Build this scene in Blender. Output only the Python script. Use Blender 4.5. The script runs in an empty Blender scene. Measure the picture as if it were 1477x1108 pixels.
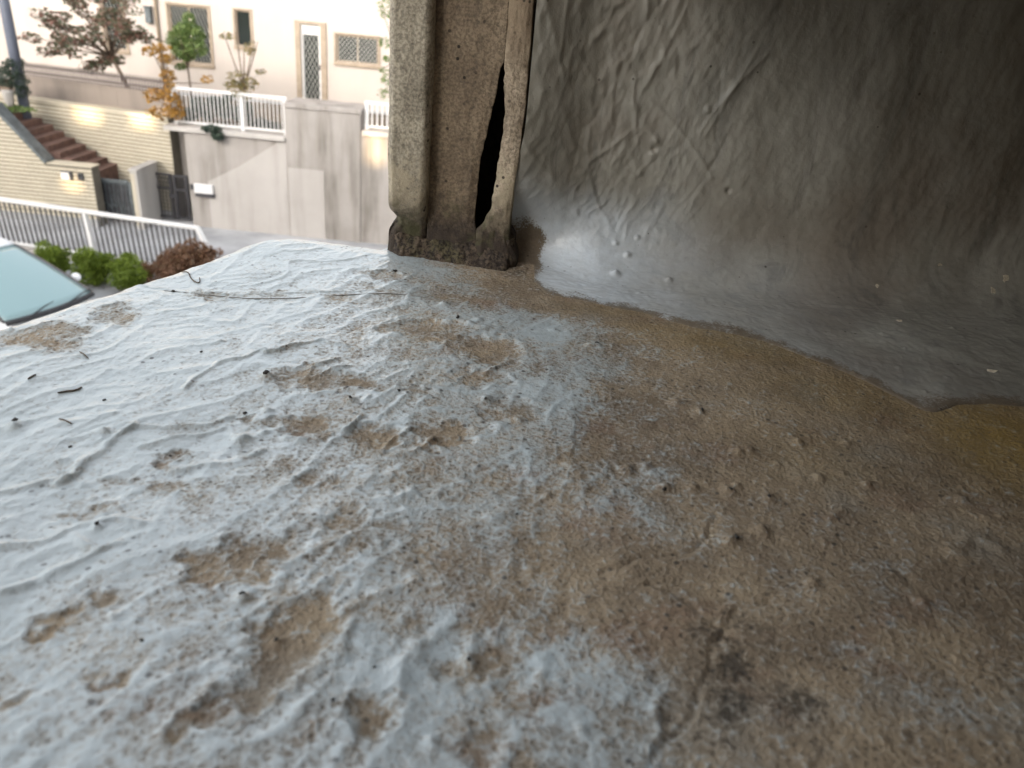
import bpy, bmesh, math, random
import numpy as np
from mathutils import Vector, Matrix, Quaternion
from math import radians, sin, cos, pi

random.seed(7)
rng = np.random.default_rng(7)
SC = bpy.context.scene
COL = SC.collection

# ------------------------------------------------------------------ camera
F, PW, PH = 1110.0, 1477.0, 1108.0
PITCH, ROLL, CZ = radians(27.0), radians(5.5), 6.3
_f = np.array([0, cos(PITCH), -sin(PITCH)])
_u0 = np.array([0, sin(PITCH), cos(PITCH)])
_r0 = np.array([1.0, 0, 0])
_r = cos(ROLL) * _r0 + sin(ROLL) * _u0
_u = -sin(ROLL) * _r0 + cos(ROLL) * _u0
cd = bpy.data.cameras.new('camera')
cam = bpy.data.objects.new('camera', cd)
COL.objects.link(cam)
SC.camera = cam
cam.matrix_world = Matrix(((_r[0], _u[0], -_f[0], 0), (_r[1], _u[1], -_f[1], 0), (_r[2], _u[2], -_f[2], CZ), (0, 0, 0, 1)))
cd.sensor_width = 36.0
cd.lens = 36.0 * F / PW
cd.clip_start, cd.clip_end = 0.01, 5000.0
cd.dof.use_dof = True
cd.dof.focus_distance = 0.355
cd.dof.aperture_fstop = cd.lens / 1.45

# ------------------------------------------------------------------ world, sun, exposure
SUN_TO = Vector((-0.30, -0.90, 0.215)).normalized()      # direction towards the sun
world = bpy.data.worlds.new('World')
SC.world = world
world.use_nodes = True
wn = world.node_tree.nodes
sky = wn.new('ShaderNodeTexSky')
sky.sky_type = 'NISHITA'
sky.sun_disc = False
sky.sun_elevation = math.asin(SUN_TO.z)
sky.sun_rotation = math.atan2(SUN_TO.x, SUN_TO.y)
sky.air_density, sky.dust_density, sky.ozone_density = 1.0, 5.0, 1.0
bg = wn['Background']
bg.inputs['Strength'].default_value = 0.15
hsv = wn.new('ShaderNodeHueSaturation')               # sky colour desaturated in place of a white balance
hsv.inputs['Saturation'].default_value = 0.30
world.node_tree.links.new(sky.outputs[0], hsv.inputs['Color'])
world.node_tree.links.new(hsv.outputs[0], bg.inputs['Color'])
sl = bpy.data.lights.new('sun', 'SUN')
sl.energy, sl.angle, sl.color = 3.0, radians(0.5), (1.0, 0.74, 0.42)
sun = bpy.data.objects.new('sun', sl)
COL.objects.link(sun)
sun.rotation_euler = SUN_TO.to_track_quat('Z', 'Y').to_euler()
SC.view_settings.view_transform = 'Standard'
SC.view_settings.look = 'None'
SC.view_settings.exposure = 2.5
SC.view_settings.gamma = 1.0
SC.view_settings.use_curve_mapping = False
SC.cycles.max_bounces = 8

# ------------------------------------------------------------------ placing helpers
K = 1.2                                    # street distances were measured for a 5 m eye, the eye is 6 m up


def ray(px, py):
    return _f + _r * (px - PW / 2) / F - _u * (py - PH / 2) / F


def at(px, py, y5):
    d = ray(px, py)
    t = y5 * K / d[1]
    return Vector((d[0] * t, d[1] * t, CZ + d[2] * t))


def ax(px, py, y5):
    return at(px, py, y5).x


def az(px, py, y5):
    return at(px, py, y5).z


LH = 0.13                                  # the ledge lies 13 cm under the eye
LZ = CZ - LH


def led(px, py, dz=0.0):
    d = ray(px, py)
    t = -(LH - dz) / d[2]
    return np.array([d[0] * t, d[1] * t])


def led_scale(px, py):
    """metres on the ledge per photo pixel: across, in depth"""
    d = ray(px, py)
    dist = LH / -d[2]                      # along the axis
    dep = math.atan2(-d[2], math.hypot(d[0], d[1]))
    return dist / F, dist / F / sin(dep)


# ------------------------------------------------------------------ object helpers
def new_obj(name, me, mat=None, parent=None, smooth=False):
    o = bpy.data.objects.new(name, me)
    COL.objects.link(o)
    if mat is not None and not me.materials:
        me.materials.append(mat)
    if parent is not None:
        o.parent = parent
    if smooth:
        me.polygons.foreach_set('use_smooth', [True] * len(me.polygons))
    return o


def tag(o, label=None, cat=None, group=None, kind=None):
    if label:
        o['label'] = label
    if cat:
        o['category'] = cat
    if group:
        o['group'] = group
    if kind:
        o['kind'] = kind
    return o


def empty(name, loc=(0, 0, 0), rz=0.0):
    o = bpy.data.objects.new(name, None)
    COL.objects.link(o)
    o.location = loc
    o.rotation_euler = (0, 0, rz)
    o.empty_display_size = 0.1
    return o


def mesh_of(name, verts, faces):
    me = bpy.data.meshes.new(name)
    me.from_pydata([tuple(map(float, v)) for v in verts], [], faces)
    me.update()
    return me


def grid_mesh(name, P, attrs=None):
    """P: (n, m, 3) array of points"""
    n, m = P.shape[:2]
    idx = np.arange(n * m).reshape(n, m)
    q = np.stack([idx[:-1, :-1], idx[1:, :-1], idx[1:, 1:], idx[:-1, 1:]], -1).reshape(-1, 4)
    me = bpy.data.meshes.new(name)
    me.vertices.add(n * m)
    me.vertices.foreach_set('co', P.reshape(-1).astype(np.float32))
    me.loops.add(q.size)
    me.loops.foreach_set('vertex_index', q.reshape(-1).astype(np.int32))
    me.polygons.add(len(q))
    me.polygons.foreach_set('loop_start', np.arange(0, q.size, 4, dtype=np.int32))
    me.polygons.foreach_set('use_smooth', np.ones(len(q), dtype=bool))
    me.update(calc_edges=True)
    for k, a in (attrs or {}).items():
        at_ = me.attributes.new(k, 'FLOAT', 'POINT')
        at_.data.foreach_set('value', a.reshape(-1).astype(np.float32))
    return me


class MB:
    """collects simple shapes for one mesh"""

    def __init__(s):
        s.v, s.f = [], []

    def box(s, x0, x1, y0, y1, z0, z1):
        b = len(s.v)
        s.v += [(x, y, z) for z in (z0, z1) for y in (y0, y1) for x in (x0, x1)]
        s.f += [tuple(b + i for i in q) for q in ((0, 2, 3, 1), (4, 5, 7, 6), (0, 1, 5, 4), (2, 6, 7, 3), (0, 4, 6, 2), (1, 3, 7, 5))]
        return s

    def bar(s, a, c, w, d=None, up=(0, 0, 1)):
        """rectangular bar from a to c"""
        a, c = Vector(a), Vector(c)
        d = d or w
        t = (c - a).normalized()
        u = Vector(up)
        if abs(t.dot(u)) > 0.95:
            u = Vector((0, 1, 0))
        x = t.cross(u).normalized() * (w / 2)
        y = t.cross(x).normalized() * (d / 2)
        b = len(s.v)
        for p in (a, c):
            s.v += [p - x - y, p + x - y, p + x + y, p - x + y]
        s.f += [(b, b + 3, b + 2, b + 1), (b + 4, b + 5, b + 6, b + 7)] + [(b + i, b + (i + 1) % 4, b + 4 + (i + 1) % 4, b + 4 + i) for i in range(4)]
        return s

    def tube(s, pts, rad, n=8):
        pts = [Vector(p) for p in pts]
        b0 = len(s.v)
        for i, p in enumerate(pts):
            t = (pts[min(i + 1, len(pts) - 1)] - pts[max(i - 1, 0)]).normalized()
            u = Vector((0, 0, 1)) if abs(t.z) < 0.9 else Vector((1, 0, 0))
            x = t.cross(u).normalized()
            y = t.cross(x).normalized()
            r = rad[i] if isinstance(rad, (list, tuple)) else rad
            s.v += [p + (x * cos(2 * pi * k / n) + y * sin(2 * pi * k / n)) * r for k in range(n)]
        for i in range(len(pts) - 1):
            for k in range(n):
                a, c = b0 + i * n + k, b0 + i * n + (k + 1) % n
                s.f.append((a, c, c + n, a + n))
        s.f.append(tuple(b0 + k for k in range(n))[::-1])
        s.f.append(tuple(b0 + (len(pts) - 1) * n + k for k in range(n)))
        return s

    def prism(s, poly, y0, y1):
        """poly: (x, z) counter-clockwise seen from -Y, extruded from y0 (front) to y1"""
        b, n = len(s.v), len(poly)
        s.v += [(x, y0, z) for x, z in poly] + [(x, y1, z) for x, z in poly]
        s.f.append(tuple(range(b, b + n)))
        s.f.append(tuple(range(b + 2 * n - 1, b + n - 1, -1)))
        for i in range(n):
            j = (i + 1) % n
            s.f.append((b + j, b + i, b + n + i, b + n + j))
        return s

    def build(s, name, mat, parent=None, smooth=False, bevel=0.0):
        me = mesh_of(name, s.v, s.f)
        o = new_obj(name, me, mat, parent, smooth)
        if bevel:
            m = o.modifiers.new('bevel', 'BEVEL')
            m.width, m.segments, m.limit_method = bevel, 2, 'ANGLE'
        return o


# ------------------------------------------------------------------ numpy noise
_perm = np.random.default_rng(3).permutation(512)
_perm = np.concatenate([_perm, _perm, _perm])
_ga = np.random.default_rng(4).uniform(0, 2 * pi, 512)
_gx, _gy = np.cos(_ga), np.sin(_ga)


def perlin(x, y, seed=0):
    x = np.asarray(x, float) + seed * 17.31
    y = np.asarray(y, float) - seed * 9.73
    xi, yi = np.floor(x).astype(int), np.floor(y).astype(int)
    xf, yf = x - xi, y - yi
    u, v = xf * xf * xf * (xf * (xf * 6 - 15) + 10), yf * yf * yf * (yf * (yf * 6 - 15) + 10)

    def g(ix, iy, dx, dy):
        h = _perm[_perm[ix & 511] + (iy & 511)]
        return _gx[h] * dx + _gy[h] * dy
    a, b = g(xi, yi, xf, yf), g(xi + 1, yi, xf - 1, yf)
    c, d = g(xi, yi + 1, xf, yf - 1), g(xi + 1, yi + 1, xf - 1, yf - 1)
    return ((a + (b - a) * u) * (1 - v) + (c + (d - c) * u) * v) * 1.4


def fbm(x, y, seed=0, octs=4, gain=0.5):
    s, a, t = 0.0, 1.0, 0.0
    for i in range(octs):
        s = s + a * perlin(x * 2 ** i, y * 2 ** i, seed + i * 5)
        t += a
        a *= gain
    return s / t


def ridged(x, y, seed=0, octs=3, gain=0.5, sharp=2.0):
    s, a, t = 0.0, 1.0, 0.0
    for i in range(octs):
        s = s + a * (1 - np.minimum(np.abs(perlin(x * 2 ** i, y * 2 ** i, seed + i * 5)) * 1.6, 1)) ** sharp
        t += a
        a *= gain
    return s / t


def sstep(a, b, x):
    t = np.clip((x - a) / (b - a), 0, 1)
    return t * t * (3 - 2 * t)


def seg_dist(X, Y, pts):
    best = np.full(X.shape, 9.0)
    for (x0, y0), (x1, y1) in zip(pts[:-1], pts[1:]):
        dx, dy = x1 - x0, y1 - y0
        t = np.clip(((X - x0) * dx + (Y - y0) * dy) / (dx * dx + dy * dy + 1e-12), 0, 1)
        best = np.minimum(best, np.hypot(X - x0 - t * dx, Y - y0 - t * dy))
    return best


# ------------------------------------------------------------------ material helpers
class MT:
    def __init__(s, name):
        s.m = bpy.data.materials.new(name)
        s.m.use_nodes = True
        s.t = s.m.node_tree
        s.n = s.t.nodes
        s.b = s.n['Principled BSDF']
        s._co = None

    def link(s, a, b):
        s.t.links.new(a, b)

    def coord(s, kind='Object'):
        if s._co is None:
            s._co = s.n.new('ShaderNodeTexCoord')
        return s._co.outputs[kind]

    def mapping(s, scale=(1, 1, 1), rot=(0, 0, 0), kind='Object'):
        n = s.n.new('ShaderNodeMapping')
        n.inputs['Scale'].default_value = scale
        n.inputs['Rotation'].default_value = rot
        s.link(s.coord(kind), n.inputs['Vector'])
        return n.outputs[0]

    def noise(s, scale, detail=3, rough=0.55, vec=None, dist=0.0):
        n = s.n.new('ShaderNodeTexNoise')
        n.inputs['Scale'].default_value = scale
        n.inputs['Detail'].default_value = detail
        n.inputs['Roughness'].default_value = rough
        n.inputs['Distortion'].default_value = dist
        s.link(vec if vec is not None else s.coord(), n.inputs['Vector'])
        return n.outputs['Fac']

    def voronoi(s, scale, vec=None, feature='F1', out='Distance', rnd=1.0):
        n = s.n.new('ShaderNodeTexVoronoi')
        n.feature = feature
        n.inputs['Scale'].default_value = scale
        n.inputs['Randomness'].default_value = rnd
        s.link(vec if vec is not None else s.coord(), n.inputs['Vector'])
        return n.outputs[out]

    def attr(s, name):
        n = s.n.new('ShaderNodeAttribute')
        n.attribute_name = name
        return n.outputs['Fac']

    def math(s, op, a, b=None, c=None, clamp=False):
        n = s.n.new('ShaderNodeMath')
        n.operation = op
        n.use_clamp = clamp
        for i, v in enumerate((a, b, c)):
            if v is None:
                continue
            if isinstance(v, (int, float)):
                n.inputs[i].default_value = v
            else:
                s.link(v, n.inputs[i])
        return n.outputs[0]

    def mrange(s, v, a, b, c=0.0, d=1.0, smooth=True):
        n = s.n.new('ShaderNodeMapRange')
        n.interpolation_type = 'SMOOTHSTEP' if smooth else 'LINEAR'
        for i, x in enumerate((a, b, c, d)):
            n.inputs[1 + i].default_value = x
        s.link(v, n.inputs[0])
        return n.outputs[0]

    def mix(s, fac, a, b, mode='MIX'):
        n = s.n.new('ShaderNodeMix')
        n.data_type = 'RGBA'
        n.blend_type = mode
        if isinstance(fac, (int, float)):
            n.inputs[0].default_value = fac
        else:
            s.link(fac, n.inputs[0])
        for i, v in ((6, a), (7, b)):
            if isinstance(v, tuple):
                n.inputs[i].default_value = (*v, 1)
            else:
                s.link(v, n.inputs[i])
        return n.outputs[2]

    def bump(s, h, strength=0.3, dist=0.01, prev=None):
        n = s.n.new('ShaderNodeBump')
        n.inputs['Strength'].default_value = strength
        n.inputs['Distance'].default_value = dist
        s.link(h, n.inputs['Height'])
        if prev is not None:
            s.link(prev, n.inputs['Normal'])
        return n.outputs[0]

    def set(s, **kw):
        for k, v in kw.items():
            i = s.b.inputs[k.replace('_', ' ')]
            if isinstance(v, tuple):
                i.default_value = (*v, 1) if len(v) == 3 else v
            elif isinstance(v, (int, float)):
                i.default_value = v
            else:
                s.link(v, i)
        return s.m


def mat_plain(name, col, rough=0.6, var=0.25, scale=6.0, metallic=0.0, bump=0.0, bscale=40.0):
    t = MT(name)
    n = t.noise(scale, 4, 0.6)
    c = t.mix(t.mrange(n, 0.3, 0.7), tuple(x * (1 - var) for x in col), tuple(min(1, x * (1 + var)) for x in col))
    t.set(Base_Color=c, Roughness=rough, Metallic=metallic)
    if bump:
        t.set(Normal=t.bump(t.noise(bscale, 4), bump, 0.02))
    return t.m


def mat_leaf(name, cols, rough=0.55, trans=0.25):
    t = MT(name)
    g = t.n.new('ShaderNodeNewGeometry')
    r = t.n.new('ShaderNodeValToRGB')
    r.color_ramp.interpolation = 'LINEAR'
    e = r.color_ramp.elements
    while len(e) < len(cols):
        e.new(0.5)
    for i, c in enumerate(cols):
        e[i].position = i / (len(cols) - 1)
        e[i].color = (*c, 1)
    t.link(g.outputs['Random Per Island'], r.inputs[0])
    t.set(Base_Color=r.outputs[0], Roughness=rough)
    tr = t.n.new('ShaderNodeBsdfTranslucent')
    t.link(r.outputs[0], tr.inputs[0])
    mx = t.n.new('ShaderNodeMixShader')
    mx.inputs[0].default_value = trans
    t.link(t.b.outputs[0], mx.inputs[1])
    t.link(tr.outputs[0], mx.inputs[2])
    t.link(mx.outputs[0], t.n['Material Output'].inputs[0])
    return t.m


# ================================================================== materials: close-up
def mat_ledge():
    t = MT('ledge_coating')
    D, dark, och = t.attr('dirt'), t.attr('mould'), t.attr('ochre')
    fine = t.noise(1000, 2, 0.7)
    fine2 = t.noise(480, 3, 0.7)
    mid = t.noise(120, 4, 0.6)
    pore = t.voronoi(620)                              # rice-grain pores of the worn coat
    grain = t.math('ADD', t.math('MULTIPLY', t.math('SUBTRACT', fine, 0.5), 1.6), t.math('MULTIPLY', t.math('SUBTRACT', fine2, 0.5), 1.7))
    grain = t.math('ADD', grain, t.math('MULTIPLY', t.math('SUBTRACT', 0.42, pore), 0.9))
    m = t.math('ADD', t.math('ADD', D, t.math('MULTIPLY', grain, 0.44)), t.math('MULTIPLY', t.math('SUBTRACT', mid, 0.5), 0.55))
    m = t.mrange(m, 0.10, 0.98)
    coat = t.mix(t.noise(45, 4, 0.6), (0.41, 0.475, 0.488), (0.555, 0.61, 0.615))
    bn = t.mrange(t.noise(38, 5, 0.65), 0.3, 0.7)
    brn = t.mix(bn, (0.200, 0.150, 0.098), (0.370, 0.285, 0.185))
    brn = t.mix(t.math('MULTIPLY', t.mrange(t.noise(23, 4, 0.6), 0.48, 0.66), 0.55), brn, (0.265, 0.238, 0.192))
    brn = t.mix(t.math('MULTIPLY', t.mrange(t.noise(31, 3, 0.6, t.mapping((1, 1.6, 1), (0, 0, 0.7))), 0.54, 0.70), 0.6), brn, (0.240, 0.155, 0.102))
    brn = t.mix(t.math('MULTIPLY', t.mrange(grain, 0.05, 0.75), 0.75), brn, (0.055, 0.041, 0.030))
    brn = t.mix(t.math('MULTIPLY', t.mrange(grain, -0.25, -0.70), 0.5), brn, (0.40, 0.36, 0.29))
    brn = t.mix(t.math('MULTIPLY', och, t.mrange(grain, 0.5, -0.2, 0.4, 1.0)), brn, (0.31, 0.205, 0.060))
    col = t.mix(m, coat, brn)
    mo = t.mrange(t.math('ADD', dark, t.math('MULTIPLY', grain, 0.5)), 0.30, 0.9)
    col = t.mix(t.math('MULTIPLY', mo, 0.75), col, (0.040, 0.034, 0.027))
    sp = t.voronoi(210)
    spk = t.math('MULTIPLY', t.mrange(sp, 0.20, 0.10), t.mrange(t.noise(33, 2), 0.46, 0.60))
    col = t.mix(t.math('MULTIPLY', spk, 0.8), col, (0.05, 0.043, 0.036))
    rough = t.mrange(m, 0, 1, 0.34, 0.74, False)
    nb = t.bump(t.noise(200, 3, 0.6), 0.25, 0.0012)
    n2 = t.n.new('ShaderNodeBump')
    n2.inputs['Distance'].default_value = 0.0006
    t.link(t.mrange(m, 0.0, 0.6, 0.22, 0.55), n2.inputs['Strength'])
    t.link(t.math('MULTIPLY', grain, -1.0), n2.inputs['Height'])
    t.link(nb, n2.inputs['Normal'])
    return t.set(Base_Color=col, Roughness=rough, Normal=n2.outputs[0], IOR=1.5, Coat_Weight=t.mrange(m, 0.1, 0.7, 0.55, 0.0), Coat_Roughness=0.26)


def mat_wallcoat():
    t = MT('wall_coating')
    st = t.mapping((1, 1, 0.28))
    a = t.noise(22, 5, 0.6, st, 0.6)
    b = t.noise(9, 4, 0.6)
    col = t.mix(t.mrange(a, 0.32, 0.68), (0.255, 0.238, 0.195), (0.38, 0.36, 0.305))
    col = t.mix(t.math('MULTIPLY', t.mrange(b, 0.45, 0.7), 0.6), col, (0.180, 0.138, 0.100))
    col = t.mix(t.math('MULTIPLY', t.mrange(t.noise(48, 5, 0.7, st, 1.0), 0.52, 0.68), 0.45), col, (0.105, 0.100, 0.088))
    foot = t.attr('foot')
    col = t.mix(t.math('MULTIPLY', foot, t.mrange(t.noise(70, 4, 0.65), 0.25, 0.75, 0.65, 1.0)), col, (0.66, 0.72, 0.76))  # pale blue painted on the cove in place of sky sheen
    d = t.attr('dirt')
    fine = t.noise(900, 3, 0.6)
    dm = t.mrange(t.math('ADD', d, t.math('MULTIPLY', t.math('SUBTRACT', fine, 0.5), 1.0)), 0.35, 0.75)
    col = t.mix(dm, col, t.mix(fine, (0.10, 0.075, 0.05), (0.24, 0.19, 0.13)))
    sp = t.voronoi(140)
    col = t.mix(t.math('MULTIPLY', t.math('MULTIPLY', t.mrange(sp, 0.12, 0.07), t.mrange(t.noise(25, 2), 0.52, 0.62)), 0.8), col, (0.05, 0.035, 0.025))
    rough = t.math('ADD', t.mrange(t.noise(35, 4), 0.3, 0.7, 0.40, 0.58), t.math('MULTIPLY', dm, 0.3))
    nb = t.bump(t.noise(150, 4, 0.6), 0.25, 0.0012)
    nb = t.bump(t.noise(420, 4, 0.7), 0.35, 0.0006, nb)
    nb = t.bump(fine, 0.25, 0.0004, nb)
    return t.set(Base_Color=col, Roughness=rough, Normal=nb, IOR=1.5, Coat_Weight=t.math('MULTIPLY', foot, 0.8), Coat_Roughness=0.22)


def mat_post(name, light, darkc, lichen, high=None):
    t = MT(name)
    st = t.mapping((1, 1, 0.5))
    a = t.noise(70, 5, 0.65, st)
    fine = t.noise(700, 4, 0.65)
    z = t.n.new('ShaderNodeSeparateXYZ')
    t.link(t.coord(), z.inputs[0])
    zz = z.outputs['Z']
    col = t.mix(t.mrange(a, 0.3, 0.7), darkc, light)
    col = t.mix(t.mrange(fine, 0.38, 0.60), t.mix(0.5, col, (0.05, 0.04, 0.03)), col)
    col = t.mix(t.math('MULTIPLY', t.mrange(t.noise(230, 5, 0.75), 0.54, 0.68), 0.55), col, (0.075, 0.058, 0.042))
    if high:
        col = t.mix(t.mrange(zz, 0.075, 0.125), col, t.mix(t.mrange(a, 0.3, 0.7), high[1], high[0]))
    lm = t.mrange(t.math('ADD', t.noise(150, 5, 0.75), t.mrange(zz, 0.030, 0.080, 0.16, -0.12)), 0.50, 0.70)
    col = t.mix(t.math('MULTIPLY', lm, lichen), col, (0.50, 0.42, 0.29))
    rm = t.mrange(t.math('ADD', t.math('MULTIPLY', t.noise(160, 4, 0.7), 0.030), zz), 0.056, 0.026)
    col = t.mix(rm, col, t.mix(t.noise(320, 3), (0.018, 0.013, 0.010), (0.080, 0.056, 0.037)))
    moss = t.math('MULTIPLY', t.mrange(t.noise(90, 3), 0.50, 0.66), rm)
    col = t.mix(t.math('MULTIPLY', moss, 0.55), col, (0.085, 0.088, 0.030))
    sp = t.voronoi(190)
    col = t.mix(t.math('MULTIPLY', t.mrange(sp, 0.2, 0.1), t.mrange(t.noise(40, 2), 0.48, 0.6)), col, (0.035, 0.026, 0.018))
    nb = t.bump(t.noise(130, 5, 0.7), 0.6, 0.0015)
    nb = t.bump(fine, 0.7, 0.0007, nb)
    return t.set(Base_Color=col, Roughness=0.82, Normal=nb)


M = {}
M['ledge'] = mat_ledge()
M['wallcoat'] = mat_wallcoat()
M['post_edge'] = mat_post('weathered_edge_paint', (0.58, 0.51, 0.385), (0.33, 0.285, 0.21), 0.75)
M['post_panel'] = mat_post('weathered_brown_paint', (0.40, 0.305, 0.20), (0.225, 0.165, 0.107), 0.0)
M['post_lip'] = mat_post('weathered_lip_paint', (0.68, 0.56, 0.41), (0.40, 0.31, 0.215), 0.9, ((0.40, 0.305, 0.20), (0.225, 0.165, 0.107)))
t_ = MT('rust_crust')
_f1, _f2, _f3 = t_.noise(560, 4, 0.65), t_.noise(110, 4, 0.65), t_.noise(60, 3)
_c = t_.mix(t_.mrange(_f2, 0.35, 0.65), (0.050, 0.037, 0.027), (0.140, 0.103, 0.070))
_c = t_.mix(t_.math('MULTIPLY', t_.mrange(_f3, 0.50, 0.64), 0.55), _c, (0.100, 0.095, 0.038))
_c = t_.mix(t_.mrange(_f1, 0.36, 0.58), (0.018, 0.013, 0.010), _c)
_c = t_.mix(t_.math('MULTIPLY', t_.mrange(_f1, 0.64, 0.72), 0.6), _c, (0.36, 0.30, 0.22))
M['post_crust'] = t_.set(Base_Color=_c, Roughness=0.9, Normal=t_.bump(_f1, 0.8, 0.001))
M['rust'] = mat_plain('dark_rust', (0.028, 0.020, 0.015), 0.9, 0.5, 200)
M['soffit'] = mat_plain('soffit_board', (0.16, 0.12, 0.085), 0.8, 0.2, 5)
M['render_dark'] = mat_plain('grey_render', (0.26, 0.195, 0.135), 0.85, 0.2, 8)
M['grit'] = mat_plain('dark_grit', (0.05, 0.045, 0.04), 0.85, 0.6, 800)
M['twig'] = mat_plain('dry_twig', (0.11, 0.085, 0.06), 0.8, 0.4, 500)
M['flake'] = mat_plain('pale_flake', (0.62, 0.55, 0.42), 0.5, 0.2, 900)
M['fibre'] = mat_plain('grey_fibre', (0.20, 0.19, 0.17), 0.7, 0.2, 300)

# ================================================================== the ledge
CORN = np.array([-0.137, 0.404])
EDIR = np.array([0.063, 0.137]) / math.hypot(0.063, 0.137)
ENRM = np.array([-EDIR[1], EDIR[0]])
WALL_Y = 0.412


def ledge_sdf(X, Y):
    wob = 0.0025 * perlin(X * 22, Y * 22, 31) + 0.0010 * perlin(X * 70, Y * 70, 33)
    d1 = 0.4045 - Y + 0.10 * sstep(-0.078, -0.055, X) + wob
    d2 = -((X - CORN[0]) * ENRM[0] + (Y - CORN[1]) * ENRM[1]) + wob
    R = 0.020
    corner = R - np.hypot(np.maximum(R - d1, 0), np.maximum(R - d2, 0))
    return np.where((d1 < R) & (d2 < R), corner, np.minimum(d1, d2))


def blobs(X, Y, lst):
    """lst: (px, py, rx, ry, weight) ellipses measured on the photograph, laid out on the ledge"""
    s = np.zeros_like(X)
    wx = X + 0.004 * perlin(X * 90, Y * 90, 51) + 0.002 * perlin(X * 260, Y * 260, 57)
    wy = Y + 0.006 * perlin(X * 90, Y * 90, 53) + 0.003 * perlin(X * 260, Y * 260, 59)
    for px, py, rx, ry, w in lst:
        c = led(px, py)
        sx, sy = led_scale(px, py)
        q = ((wx - c[0]) / (rx * sx)) ** 2 + ((wy - c[1]) / (ry * sy)) ** 2
        s = np.maximum(s, w * np.exp(-(q ** 1.5)))
    return s


PATCH = [(60, 490, 70, 14, .9), (170, 452, 36, 14, .7), (90, 478, 36, 10, .7), (455, 545, 62, 17, .9), (520, 552, 45, 14, .8), (440, 612, 58, 15, .9), (545, 625, 34, 18, 1.0),
         (640, 620, 52, 15, .9), (600, 640, 40, 12, .7), (620, 480, 75, 20, .9), (700, 505, 62, 20, .95), (600, 565, 40, 10, .7), (690, 545, 60, 14, .8), (740, 590, 60, 22, .8),
         (375, 790, 62, 28, 1.0), (290, 812, 48, 25, 1.0), (350, 830, 40, 18, .7), (455, 880, 50, 42, 1.0), (400, 940, 62, 46, .95), (352, 1005, 34, 40, 1.0), (290, 1040, 42, 28, .9),
         (540, 1015, 46, 40, 1.0), (520, 745, 70, 22, .7), (445, 752, 40, 14, .5), (70, 905, 28, 12, .85), (130, 870, 36, 16, .7), (20, 1000, 30, 16, .6), (165, 985, 28, 12, .6),
         (820, 800, 80, 85, .95), (880, 640, 60, 80, .9), (700, 950, 90, 45, .85), (690, 1070, 60, 34, .7), (240, 655, 26, 10, .8), (640, 800, 60, 40, .55), (620, 690, 60, 20, .6),
         (470, 690, 70, 16, .5), (430, 830, 40, 20, .5), (370, 605, 30, 10, .6), (180, 690, 40, 12, .45), (130, 730, 40, 12, .5), (560, 700, 60, 16, .5),
         (310, 425, 40, 8, .5), (380, 425, 35, 8, .5), (560, 400, 50, 9, .55), (500, 432, 50, 8, .4), (930, 560, 60, 60, .8), (250, 700, 60, 15, .45), (720, 690, 60, 25, .6)]
CLEAN = [(790, 480, 36, 16, 1.0), (735, 560, 46, 24, .6), (640, 905, 22, 34, .9), (870, 960, 130, 50, .55), (1000, 740, 70, 30, .35), (820, 560, 40, 50, .45), (950, 750, 55, 35, .4),
         (820, 1060, 120, 40, .5), (1240, 860, 120, 60, .25), (1330, 1000, 120, 70, .3), (600, 1080, 90, 40, .3), (560, 950, 60, 40, .4), (850, 850, 60, 40, .2)]
MOULD = [(1050, 905, 100, 45, .9), (1090, 990, 120, 60, .95), (1380, 1060, 160, 80, .5), (990, 800, 40, 12, .4), (1020, 1040, 60, 50, .6), (1180, 1060, 120, 50, .55), (1230, 945, 40, 12, .6), (730, 405, 70, 16, .45),
         (1420, 960, 60, 40, .55), (745, 385, 40, 14, .8), (1120, 860, 60, 18, .3), (960, 640, 40, 20, .2)]
OCHRE = [(1475, 640, 150, 60, 1.0), (1420, 610, 70, 18, .6), (1080, 500, 150, 24, .55), (1250, 570, 160, 34, .45), (1000, 482, 110, 16, .45), (880, 450, 80, 12, .3), (1180, 660, 120, 40, .2)]
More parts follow.
